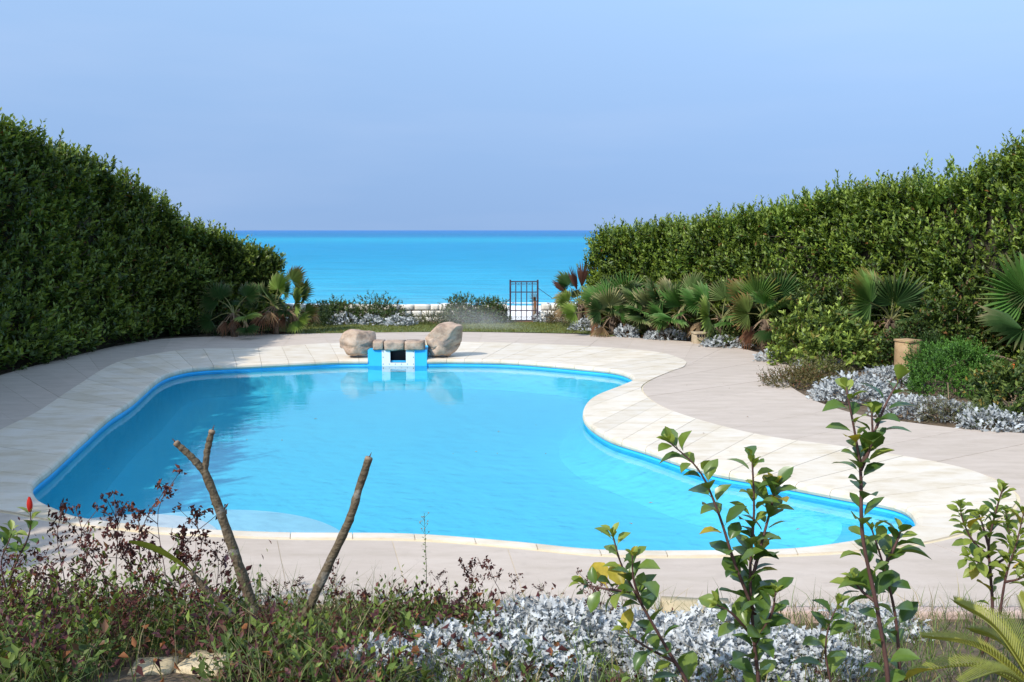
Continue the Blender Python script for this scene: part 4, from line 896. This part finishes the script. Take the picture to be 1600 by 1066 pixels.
def put_leaf(root, me, p, tipd, nrm, s):
    tipd = tipd.normalized(); nrm = nrm - tipd * nrm.dot(tipd)
    if nrm.length < .05: nrm = tipd.orthogonal()
    nrm.normalize(); x = tipd.cross(nrm); m4 = Matrix(((x.x, tipd.x, nrm.x, p.x), (x.y, tipd.y, nrm.y, p.y), (x.z, tipd.z, nrm.z, p.z), (0, 0, 0, 1))) @ Matrix.Diagonal((s, s, s, 1))
    o = link('leaf', me, root); o.matrix_basis = m4; return o
def branchy(name, label, catg, stems, r0, leaves, seed, size=1.0, young=.3, yellow=.04, stemmat='twig', top=6, bare=0.0, foot=None, group=None):
    """stems: lists of (px, py, distance); the first starts in the ground"""
    r_ = random.Random(seed); S = [[atd(*q) for q in s] for s in stems]; f0 = S[0][0]
    if foot: f0 = foot
    else: f0 = Vector((f0.x + r_.uniform(-.05, .05), f0.y + .02, gz(f0.x, f0.y) - .02))
    root = empty(name, f0, label, catg, group)
    for k, s in enumerate(S):
        pts = ([f0] if k == 0 else []) + s; pts = spline(pts, 5 * len(pts)); n_ = len(pts)
        rad = [r0 * (1 if k == 0 else .72) * (1 - .68 * i / n_) * r_.uniform(.92, 1.08) for i in range(n_)]
        link('stem', MB().tube([p - f0 for p in pts], rad, 7).mesh('stem', M[stemmat], True), root)
        Lt = sum((pts[i + 1] - pts[i]).length for i in range(n_ - 1)); nl = leaves[k]; ang = r_.uniform(0, 6.28)
        for j in range(nl + top):
            t = (bare + (1 - bare) * j / max(nl, 1)) if j < nl else r_.uniform(.93, 1.0); t = min(t, .999); i = int(t * (n_ - 1)); p = pts[i].lerp(pts[min(i + 1, n_ - 1)], t * (n_ - 1) - i)
            ax = (pts[min(i + 1, n_ - 1)] - pts[i]); ax = ax.normalized() if ax.length > 1e-6 else Vector((0, 0, 1))
            ang += 2.4 + r_.uniform(-.5, .5); e = ax.orthogonal().normalized(); out = Matrix.Rotation(ang, 3, ax) @ e; tp = j >= nl
            tipd = out * (1.0 if not tp else .6) + ax * (r_.uniform(.25, .9) if not tp else r_.uniform(.6, 1.3)) + Vector((0, 0, .10))
            tw = r_.random(); me = r_.choice(HY) if (tp or (t > .75 and tw < .6) or tw < young * .4) else r_.choice(HL)
            if r_.random() < yellow: me = r_.choice(HX)
            s_ = size * 1.42 * r_.uniform(.6, 1.15) * (1 - .3 * t) * (.6 if tp else 1)
            put_leaf(root, me, p - f0 + out * .004, tipd, Vector((0, 0, 1)) + ax * .5 - out * .25 + Vector((r_.uniform(-.5, .5), r_.uniform(-.6, .3), 0)), s_)
    return root
D1, D2, D3 = 4.9, 4.75, 4.6
branchy('hibiscus_branch', 'leaning leafy hibiscus branch left of the tall pair in front of the silver plants', 'hibiscus', [
 [(1080, 1085, D1), (1040, 1010, D1), (1000, 940, D1 + .03), (972, 885, D1 + .05), (957, 835, D1 + .05)], [(1003, 945, D1), (990, 905, D1 - .06), (988, 868, D1 - .08)], [(985, 925, D1), (945, 920, D1 + .05), (908, 912, D1 + .08)], [(1055, 1035, D1), (1005, 1008, D1 - .05), (975, 985, D1 - .06)]],
 .012, [26, 11, 9, 8], 5, 1.12, .35, .05)
branchy('hibiscus_branch', 'tall many-stemmed hibiscus branch in front of the pool, middle of the three', 'hibiscus', [
 [(1185, 1085, D2), (1178, 1000, D2), (1172, 900, D2 + .02), (1178, 800, D2 + .03), (1175, 712, D2 + .04)],
 [(1180, 960, D2), (1148, 880, D2 - .04), (1122, 800, D2 - .05), (1092, 735, D2 - .06), (1045, 690, D2 - .07)],
 [(1175, 905, D2), (1195, 830, D2 + .05), (1208, 780, D2 + .06), (1210, 758, D2 + .06)], [(1178, 1010, D2), (1205, 960, D2 - .08), (1212, 925, D2 - .1)], [(1180, 1000, D2), (1145, 960, D2 - .06), (1120, 945, D2 - .08)]],
 .013, [50, 26, 26, 12, 8], 8, 1.1, .25, .05)
branchy('hibiscus_branch', 'tallest dark-stemmed hibiscus branch on the right, forked at its top', 'hibiscus', [
 [(1388, 1085, D3), (1372, 960, D3), (1348, 840, D3), (1345, 745, D3), (1338, 690, D3), (1322, 605, D3)],
 [(1345, 730, D3), (1365, 680, D3 + .03), (1385, 630, D3 + .05), (1408, 590, D3 + .06)], [(1345, 735, D3), (1362, 690, D3 - .04), (1362, 640, D3 - .05)],
 [(1408, 1085, D3 + .12), (1400, 970, D3 + .12), (1382, 890, D3 + .1), (1360, 820, D3 + .06)], [(1368, 940, D3), (1348, 925, D3 + .04), (1332, 905, D3 + .05)], [(1385, 880, D3 + .1), (1400, 850, D3 + .1), (1407, 830, D3 + .1)]],
 .014, [44, 12, 8, 20, 8, 10], 13, 1.08, .15, .02, top=4)
branchy('hibiscus_shoot', 'short young green hibiscus shoot between the middle and tallest branches', 'hibiscus', [[(1298, 1085, 4.9), (1290, 1020, 4.9), (1296, 975, 4.9), (1312, 940, 4.92)]], .008, [18], 21, 1.1, .5, 0)
branchy('hibiscus_shoot', 'tiny pale leaf shoot at the bottom edge below the leaning branch', 'hibiscus', [[(970, 1090, 4.6), (968, 1072, 4.6), (965, 1050, 4.6)]], .005, [3], 23, .8, 1, 0, top=2)
branchy('lemon_shrub', 'yellow-green leafy shrub with bare twigs at the right edge, before the paving', 'shrub', [
 [(1550, 965, 6.6), (1548, 900, 6.6), (1545, 850, 6.6), (1556, 800, 6.6), (1568, 760, 6.6)], [(1545, 870, 6.6), (1520, 845, 6.5), (1505, 815, 6.5), (1500, 792, 6.5)], [(1562, 960, 6.5), (1572, 900, 6.5), (1588, 850, 6.5), (1600, 800, 6.5)],
 [(1550, 900, 6.6), (1530, 880, 6.5), (1512, 870, 6.4)], [(1560, 880, 6.6), (1578, 860, 6.7), (1572, 800, 6.75)], [(1570, 910, 6.5), (1600, 900, 6.4), (1630, 860, 6.4)], [(1545, 855, 6.6), (1535, 820, 6.65), (1530, 805, 6.65)]],
 .014, [32, 20, 32, 14, 24, 14, 12], 31, 1.1, 2.2, .03, stemmat='twig', bare=.25)
hb = branchy('hibiscus_shoot', 'hibiscus shoot with a closed red flower bud at the left edge', 'hibiscus', [
 [(12, 930, 7.0), (25, 880, 7.0), (42, 845, 7.0), (48, 820, 7.0), (47, 797, 7.0)], [(10, 925, 7.0), (2, 880, 7.0), (14, 845, 7.0), (22, 826, 7.0)]], .010, [7, 8], 41, 1.05, .3, 0, top=1, bare=.45)
def bud(parent, top_pt, h, w, mat, name, open_=0.0, n=5):
    me = []
    for k in range(n):
        a = 2 * math.pi * k / n; V = []; F = []
        for i in range(6):
            t = i / 5; r = w * (math.sin(math.pi * (.12 + .80 * t)) ** .8) * .5 + open_ * t * t
            for j in (-1, 0, 1):
                aa = a + j * (.75 if not open_ else .55) * (1 - .25 * t) ; V.append((math.cos(aa) * r, math.sin(aa) * r, h * t * (1 - .25 * open_ / max(w, .01))))
        for i in range(5):
            for j in range(2): q_ = i * 3 + j; F.append((q_, q_ + 1, q_ + 4, q_ + 3))
        link('petal', mesh('petal', V, F, M[mat], True), parent)
top_ = atd(47, 800, 7.0)
fl = link('flower_bud', MB().tube([(0, 0, 0), (0, 0, .03), (0, 0, .05)], [.010, .017, .010], 7).mesh('flower_bud', M['greenstem'], True), hb); fl.location = top_ - hb.location
bud(fl, None, .115, .042, 'petalred', 'petal')
hbush = [o for o in bpy.data.objects if o.name.startswith('hibiscus_bush')][0]
fo = link('flower', MB().tube([(0, 0, -.12), (0, 0, 0), (0, 0, .02)], [.006, .010, .012], 6).mesh('flower', M['greenstem']), hbush); fo.location = atd(1583, 582, 17.2) - hbush.location; fo.rotation_euler = (R(25), R(-15), 0)
bud(fo, None, .17, .07, 'petalorange', 'petal', .09)

# ------------------------------------------------------------------ cut frangipani stems
def cut_stem(label, limbs, d, leaf=None):
    f0 = atd(*limbs[0][0][:2], d); root = empty('cut_stem', f0, label, 'tree stump', 'cut frangipani stems')
    for k, lm in enumerate(limbs):
        pts = spline([atd(x, y, d + dd) - f0 for x, y, dd, r_ in lm], 18); rr = np.interp(np.linspace(0, 1, 19), np.linspace(0, 1, len(lm)), [q_[3] for q_ in lm])
        rr = [r_ * (.93 + .06 * math.sin(i * 2.1 + k) + rnd.uniform(-.04, .05)) for i, r_ in enumerate(rr)]
        me = MB().tube(spline(pts, 54), np.interp(np.linspace(0, 1, 55), np.linspace(0, 1, 19), rr), 16).mesh('stem', M['bark'], True)
        co = np.array([v_.co for v_ in me.vertices]); co += np.stack([vnoise(co * 22 + 7 * q_) for q_ in range(3)], 1) * .0035 + np.stack([vnoise(co * np.array([60, 60, 25]) + 3 * q_) for q_ in range(3)], 1) * .0016; me.vertices.foreach_set('co', co.astype(np.float32).ravel())
        link('stem', me, root)
        if lm[-1][3] > .02 and not (k == 0 and len(limbs) > 1):
            t = (pts[-1] - pts[-3]).normalized()
            link('cut_end', MB().tube([pts[-1] - t * .01, pts[-1] + t * .012, pts[-1] + t * .016], [rr[-1] * 1.06, rr[-1] * .98, rr[-1] * .5], 10).mesh('cut_end', M['drywood'], True), root)
            link('dry_tip', MB().tube([pts[-1], pts[-1] + t * .05 + Vector((.006, 0, 0))], [.008, .002], 4).mesh('dry_tip', M['twig']), root)
    return root
cut_stem('Y-forked bare cut tree stem leaning left before the pool', [[(412, 1010, 0, 0.0447), (395, 950, 0, 0.0430), (365, 860, 0, 0.0396), (335, 775, 0, 0.0344), (319, 735, 0, 0.0318)], [(319, 738, 0, 0.0292), (300, 715, -.02, 0.0267), (276, 693, -.03, 0.0241)], [(319, 738, 0, 0.0284), (324, 705, .02, 0.0258), (331, 675, .03, 0.0232)]], 6.9)
cut_stem('single bare cut stem leaning right before the pool', [[(455, 1000, 0, 0.0447), (475, 965, 0, 0.0396), (510, 890, 0, 0.0361), (545, 815, 0, 0.0344), (562, 760, 0, 0.0318), (576, 717, 0, 0.0284)]], 6.9)
ls = cut_stem('low leaning stem in the weeds ending in one long yellow-green leaf', [[(400, 1000, 0, .040), (365, 965, 0, .034), (325, 925, 0, .028), (298, 893, 0, .018)]], 6.7)
V = []; F = []
for i in range(11):
    t = i / 10; w = .055 * math.sin(math.pi * (.04 + .93 * t)) ** .75; p = atd(298 - 97 * t, 893 - 46 * t + 8 * math.sin(t * 3.1) * -1, 6.7 - .1 * t) - ls.location
    V += [tuple(p + Vector((.005, -.5 * w, w * .85))), tuple(p), tuple(p + Vector((-.005, .5 * w, -w * .55)))]
for i in range(10): a = 3 * i; F += [(a, a + 1, a + 4, a + 3), (a + 1, a + 2, a + 5, a + 4)]
M['longleaf'] = leafmat('long_leaf', .35, .4, .4, [(.17, .20, .03), (.20, .22, .035)], .35)
link('leaf', mesh('leaf', V, F, M['longleaf'], True), ls)

# ------------------------------------------------------------------ cycad at the lower right
cy = empty('cycad', (2.98, 5.15, gz(2.98, 5.15)), 'yellow-green cycad with stiff comb-like fronds in the lower right corner', 'cycad')
M['cycad'] = leafmat('cycad_leaf', .3, .4, .45, [(.24, .25, .035), (.30, .29, .045), (.19, .22, .035)], .25)
link('trunk', MB().tube([(0, 0, -.1), (0, 0, .1), (0, 0, .22)], [.13, .14, .09], 10).mesh('trunk', M['palmtrunk'], True), cy)
def frond(pts, wid, n_=44):
    P = spline(pts, n_); mb = MB(); mb.tube(P, [.010 * (1 - .8 * i / n_) + .001 for i in range(n_ + 1)], 5)
    for i in range(3, n_):
        t = i / n_; ax = (P[i + 1] - P[i - 1]).normalized(); side = ax.cross(Vector((0, 0, 1)))
        side = side.normalized() if side.length > .1 else Vector((1, 0, 0)); upv = side.cross(ax); w = wid * math.sin(math.pi * (.10 + .85 * t)) ** .6
        for s in (-1, 1):
            tip = P[i] + side * s * w * .8 + ax * w * .95 + upv * w * .55; b0 = P[i] - ax * .005; b1 = P[i] + ax * .005; md = P[i].lerp(tip, .6)
            mb.add([b0, b1, md + ax * .0052, md - ax * .0052 + upv * .004, tip], [(0, 1, 2, 3), (3, 2, 4)])
    return mb.mesh('frond', M['cycad'])
c0 = cy.location + Vector((0, 0, .2))
for px, py, d, w in [(1490, 940, 5.5, .095), (1440, 995, 5.2, .08), (1590, 930, 5.4, .09), (1545, 955, 5.8, .09), (1425, 1050, 4.9, .08), (1640, 950, 5.2, .09), (1500, 1068, 4.6, .08), (1700, 980, 5.3, .09), (1515, 985, 5.6, .09)]:
    t = atd(px, py, d); m1 = c0.lerp(t, .5) + Vector((0, 0, .10)); link('frond', frond([c0 - cy.location, m1 - cy.location, t - cy.location], w), cy)

# ------------------------------------------------------------------ weeds and grass of the near bed
def gzv(x, y): return terrain(x, y) - .03
def bedmask(n_, x0, x1, y0, y1, f_):
    x = rng.uniform(x0, x1, n_); y = rng.uniform(y0, y1, n_); k = rng.random(n_) < f_(x, y); return x[k], y[k]
fleft = lambda x, y: np.where(x < -.75, 1.0, np.where((x < -.1) & (y > 6.75), .9, np.where(x < .35, .22, .10)))
x, y = bedmask(3700, -4.6, 2.6, 5.4, 7.75, fleft); pn = vnoise(np.stack([x * 2.2, y * 2.2, 0 * x], 1)); kk = (rng.random(len(x)) < .68 + .75 * pn) & ~((x > -2.62) & (x < -1.80) & (y < 6.42)); x, y, pn = x[kk], y[kk], pn[kk]
hmax = np.interp(x, [-4.5, -3.2, -2.2, -1.2, -.3, .5, 2.6], [.74, .66, .60, .42, .34, .2, .14]) * np.interp(y, [5.4, 6.6, 7.75], [.75, 1.0, .7]) * (1 + .45 * pn)
base = np.stack([x, y, gzv(x, y)], 1); d = unit(np.stack([rng.normal(0, .45, len(x)), rng.normal(0, .45, len(x)), np.ones(len(x))], 1))
k1 = rng.random(len(x)) < .65; hh = hmax * rng.uniform(.45, 1.15, len(x))
A = cat(shoots(base[k1], d[k1], hh[k1], 14, .058, .5, (.075, .110, .025), (.200, .250, .06), 1.0, (.13, .048, .042), .30, .12), shoots(base[~k1], d[~k1], hh[~k1] * .85, 9, .100, .5, (.065, .115, .022), (.215, .280, .055), 1.1, (.20, .10, .05), .12, .2))
dk = (vnoise(A[0] * np.array([3.1, 3.1, 1.0]) + 77) > .25)[:, None] & (rng.random((len(A[0]), 1)) < .6)
A[5] = np.where(dk, np.array([.105, .040, .042]) * rng.uniform(.5, 1.5, (len(A[0]), 1)), A[5])
tag(link('weed_cover', leaf_mesh('weed_cover', *A[:5], np.clip(A[5], 0, 1), M['leafsoft'])), 'tangled low green and brown weeds filling the near bed', 'weeds', kind='stuff')
x, y = bedmask(15000, -4.6, 4.2, 5.2, 7.85, lambda x, y: np.where((x > -2.62) & (x < -1.8) & (y < 6.42), .04, np.where(x < .2, .8, .45))); k = len(x); base = np.stack([x, y, gzv(x, y)], 1); a = rng.uniform(0, 6.28, k); s = np.stack([np.cos(a), np.sin(a), 0 * a], 1)
hh = rng.uniform(.10, .38, k) * np.where(x < -1, 1.35, .9); lean = np.stack([rng.normal(0, .35, k), rng.normal(0, .35, k), np.ones(k)], 1); mid = base + lean * hh[:, None] * .55; tip = mid + (lean * np.array([1.9, 1.9, .75])) * hh[:, None] * .5
w = .0032; V = np.stack([base - s * w, base + s * w, mid + s * w * .8, mid - s * w * .8, tip], 1).reshape(-1, 3); b5 = np.arange(k)[:, None] * 5
F = np.concatenate([b5 + [0, 1, 2], b5 + [0, 2, 3], b5 + [3, 2, 4]], 1).reshape(-1, 3)
dryk = rng.random((k, 1)) < .3; tc = np.where(dryk, np.array([.30, .24, .12]), np.array([.105, .155, .038])) * rng.uniform(.6, 1.4, (k, 1))
tag(link('grass_tufts', mesh('grass_tufts', V, F, M['leafsoft'], tint=np.repeat(tc, 5, 0))), 'thin green and straw grass blades in the near bed', 'grass', kind='stuff')
# fallen dry leaves lying over the weeds
x, y = bedmask(1500, -4.4, .4, 5.5, 7.7, lambda x, y: .5 + 0 * x); k = len(x); base = np.stack([x, y, gzv(x, y) + rng.uniform(.05, .34, k)], 1); tipd = unit(rng.normal(size=(k, 3)))
cc = np.where(rng.random((k, 1)) < .3, np.array([.24, .10, .045]), np.array([.095, .035, .035])) * rng.uniform(.6, 1.3, (k, 1))
tag(link('dry_leaf_litter', leaf_mesh('dry_leaf_litter', base, tipd, perp(tipd), rng.uniform(.035, .085, k), rng.uniform(.025, .045, k), cc, M['dry'], .4, .2)), 'crumpled dark brown dead leaves caught in the near weeds', 'dead leaves', kind='stuff')

# dry stems with withered leaves
def dead_mesh(seed, H):
    r_ = random.Random(seed); mb = MB(); tips = []
    main = spline([(0, 0, 0), (r_.uniform(-.06, .06), r_.uniform(-.04, .04), H * .4), (r_.uniform(-.12, .12), r_.uniform(-.08, .08), H * .75), (r_.uniform(-.2, .2), r_.uniform(-.1, .1), H)], 12)
    mb.tube(main, [.0042 * (1 - .6 * i / 12) for i in range(13)], 4); tips.append((main[-1], 1.0))
    for k in range(r_.randint(4, 7)):
        t = r_.uniform(.45, .95); p = main[int(t * 12)]; a = r_.uniform(0, 6.28); ln = H * r_.uniform(.10, .26)
        e = p + Vector((math.cos(a) * ln * .7, math.sin(a) * ln * .5, ln * r_.uniform(.4, 1.0))); mb.tube([p, p.lerp(e, .5) + Vector((0, 0, .01)), e], [.0026, .002, .0014], 4); tips.append((e, .8)); tips.append((p.lerp(e, .55), .5))
    stem = mb.mesh('stem', M['twig']); P = []; T = []; N = []; L = []; Wd = []; C = []
    for p, s in tips:
        for j in range(r_.randint(6, 13)):
            P.append([p[q_] + r_.gauss(0, .013) for q_ in range(3)]); v_ = Vector((r_.gauss(0, 1), r_.gauss(0, 1), r_.gauss(-.5, .9))).normalized(); T.append(v_); N.append(v_.orthogonal())
            L.append(r_.uniform(.012, .034) * (.7 + .5 * s)); Wd.append(L[-1] * r_.uniform(.4, .8)); c_ = r_.choice([(.075, .028, .028), (.11, .040, .034), (.17, .065, .04), (.06, .03, .025)]); j_ = r_.uniform(.7, 1.3); C.append([q_ * j_ for q_ in c_])
    return stem, leaf_mesh('withered_leaves', np.array(P), unit(np.array(T)), unit(np.array(N)), np.array(L), np.array(Wd), np.array(C), M['dry'], .45, .3)
DEAD = [dead_mesh(100 + k, h) for k, h in enumerate([.60, .72, .85, .66, .95, .78, .55, .9])]
def atd_y(px, d):                             # picture height of a weed about knee high at that spot
    x_ = (px - 800) / FPX * d; z = gz(x_, d) + rnd.uniform(.38, .62) * (1 if px < 330 else .75); sl = (z - CAMH) / d
    return 533 - FPX * math.tan(math.atan(sl) + PITCH)
def dead_at(px, py_top, d, k, label, group):
    t = atd(px, py_top, d); z0 = gz(t.x, d); s = (t.z - z0); st, lv = DEAD[k % len(DEAD)]; h0 = max(v_.co.z for v_ in st.vertices); f = s / h0
    root = empty('dead_weed', (t.x, d, z0), label, 'dry plant', group); root.rotation_euler.z = rnd.uniform(0, 6.28)
    for nm, me in (('stem', st), ('withered_leaves', lv)):
        o = link(nm, me, root); o.scale = (min(f, 1.25), min(f, 1.25), f)
for k, (px, py, d) in enumerate([(95, 795, 7.3), (158, 790, 7.3), (172, 775, 7.35), (232, 770, 7.4), (262, 735, 7.4), (288, 795, 7.4), (312, 798, 7.4), (125, 835, 7.2), (200, 815, 7.3), (330, 850, 7.4), (352, 860, 7.5), (28, 855, 7.2), (70, 860, 7.2),
                                (150, 840, 7.1), (185, 850, 7.0), (218, 838, 7.1), (245, 830, 7.2), (280, 840, 7.1), (305, 845, 7.1), (60, 880, 6.9), (110, 870, 6.9)]):
    dead_at(px, py, d, k, 'thin reddish brown dead weed stem standing left of the Y-forked stem', 'dead weed stems on the left')
for k, (px, py, d) in enumerate([(430, 905, 7.3), (448, 925, 7.2), (470, 905, 7.4), (525, 885, 7.4), (545, 928, 7.5), (572, 925, 7.5), (605, 935, 7.5), (640, 930, 7.5)]):
    dead_at(px, py, d, k + 3, 'short purplish brown dead weed stem around the foot of the single leaning stem', 'dead weed stems by the single stem')
for k, (px, py, d) in enumerate([(682, 895, 7.5), (730, 875, 7.5), (748, 882, 7.55), (778, 873, 7.5), (800, 900, 7.5), (848, 910, 7.5), (868, 925, 7.5)]):
    dead_at(px, py, d, k + 5, 'brown dead weed stem at the bed edge right of the thin green stalk', 'dead weed stems at centre')
for k, (px, py, d) in enumerate([(905, 895, 6.9), (925, 905, 6.9), (945, 900, 6.9), (962, 920, 7.0), (930, 930, 6.9)]):
    dead_at(px, py, d, k + 1, 'dark withered stem with drooping dead leaves behind the leaning hibiscus branch', 'withered stems behind the hibiscus')
for k in range(30):
    px, d = rnd.uniform(10, 640), rnd.uniform(6.1, 7.0); dead_at(px, atd_y(px, d), d, k, 'short purplish brown dead weed amid the green weeds at lower left', 'short dead weeds in the lower left')
p = atd(663, 802, 7.45); z0 = gz(p.x, 7.45); r_ = random.Random(3); tw = empty('thin_weed', (p.x, 7.45, z0), 'single tall thin green weed stalk standing against the paving', 'weed'); h = p.z - z0
mb = MB(); mb.tube([(0, 0, 0), (.012, 0, h * .5), (0, 0, h)], [.004, .003, .0015], 5)
for k in range(9):
    z = h * (.80 + .02 * k); a = 2.4 * k; mb.tube([(0, 0, z), (math.cos(a) * .035, math.sin(a) * .035, z + .035)], [.0014, .001], 4)
link('stem', mb.mesh('stem', M['greenstem']), tw)
for k in range(26):
    z = h * (.25 + .55 * k / 26); a = 2.4 * k; put_leaf(tw, HL[k % 5], Vector((0, 0, z)), Vector((math.cos(a), math.sin(a), .8)), Vector((0, 0, 1)), .24)
sd = MB().tube([(0, 0, -.005), (0, 0, 0), (0, 0, .005)], [.003, .006, .003], 5).mesh('seed_head', M['drywood'])
for k in range(9):
    z = h * (.80 + .02 * k); a = 2.4 * k; link('seed_head', sd, tw).location = (math.cos(a) * .035, math.sin(a) * .035, z + .037)

# ------------------------------------------------------------------ leaves afloat on the pool
fm = mesh('floating_leaf', [(0, 0, 0), (.022, .012, .004), (.05, 0, .002), (.022, -.012, .004)], [(0, 1, 2), (0, 2, 3)], M['drywood'])
for k in range(26):
    while True:
        px, py = rnd.uniform(100, 1300), rnd.uniform(620, 850); p = at(px, py, WATERZ + .004)
        if bool(inside(p.x, p.y, [q_.lerp(Vector((-1, 14, 0)), .06) for q_ in INNER])): break
    o = link('floating_leaf', fm); o.location = p; o.rotation_euler.z = rnd.uniform(0, 6.28); o.scale = (rnd.uniform(.6, 1.5),) * 3
    tag(o, 'tiny dark leaf fragment floating on the pool water', 'leaf', 'leaf fragments afloat')

fm2 = mesh('fallen_leaf', [(0, 0, 0), (.018, .014, .008), (.05, 0, .004), (.020, -.014, .010)], [(0, 1, 2), (0, 2, 3)], M['drywood'])
for k in range(14):
    while True:
        x_, y_ = rnd.uniform(-5, 6), rnd.uniform(8.1, 20)
        if bool(inside(x_, y_, DECKO)) and not bool(inside(x_, y_, INNER)): break
    o = link('fallen_leaf', fm2); o.location = (x_, y_, .017); o.rotation_euler.z = rnd.uniform(0, 6.28); o.scale = (rnd.uniform(.5, 1.1),) * 3
    tag(o, 'tiny dry leaf fragment lying on the stone paving', 'leaf', 'leaf fragments on the paving')

# ------------------------------------------------------------------ sprinkler spray drifting over the lawn behind the right boulder
m, n, l, b = nodes('spray'); n.remove(b)
tc = n.new('ShaderNodeTexCoord'); sub = n.new('ShaderNodeVectorMath'); sub.operation = 'LENGTH'; l.new(tc.outputs['Object'], sub.inputs[0])
mr = n.new('ShaderNodeMapRange'); mr.inputs[1].default_value = 1.0; mr.inputs[2].default_value = .0; mr.inputs[3].default_value = 0; mr.inputs[4].default_value = 1; l.new(sub.outputs['Value'], mr.inputs[0])
no = n.new('ShaderNodeTexNoise'); no.inputs['Scale'].default_value = 2.2; no.inputs['Detail'].default_value = 3; l.new(tc.outputs['Object'], no.inputs[0])
mm = n.new('ShaderNodeMath'); mm.operation = 'MULTIPLY'; l.new(mr.outputs[0], mm.inputs[0]); l.new(no.outputs[0], mm.inputs[1])
m2 = n.new('ShaderNodeMath'); m2.operation = 'MULTIPLY'; m2.inputs[1].default_value = .6; l.new(mm.outputs[0], m2.inputs[0])
pv = n.new('ShaderNodeVolumePrincipled'); pv.inputs['Color'].default_value = (1, 1, 1, 1); pv.inputs['Anisotropy'].default_value = -.25; l.new(m2.outputs[0], pv.inputs['Density']); l.new(pv.outputs[0], n['Material Output'].inputs['Volume'])
import bmesh
bm = bmesh.new(); bmesh.ops.create_icosphere(bm, subdivisions=3, radius=1); me = bpy.data.meshes.new('sprinkler_spray'); bm.to_mesh(me); bm.free(); me.materials.append(m)
o = link('sprinkler_spray', me); o.location = atd(752, 503, 31.0); o.scale = (2.0, .8, .62); o.rotation_euler = (0, R(14), 0)
tag(o, 'faint white water spray drifting over the lawn behind the right boulder', 'spray', kind='stuff')
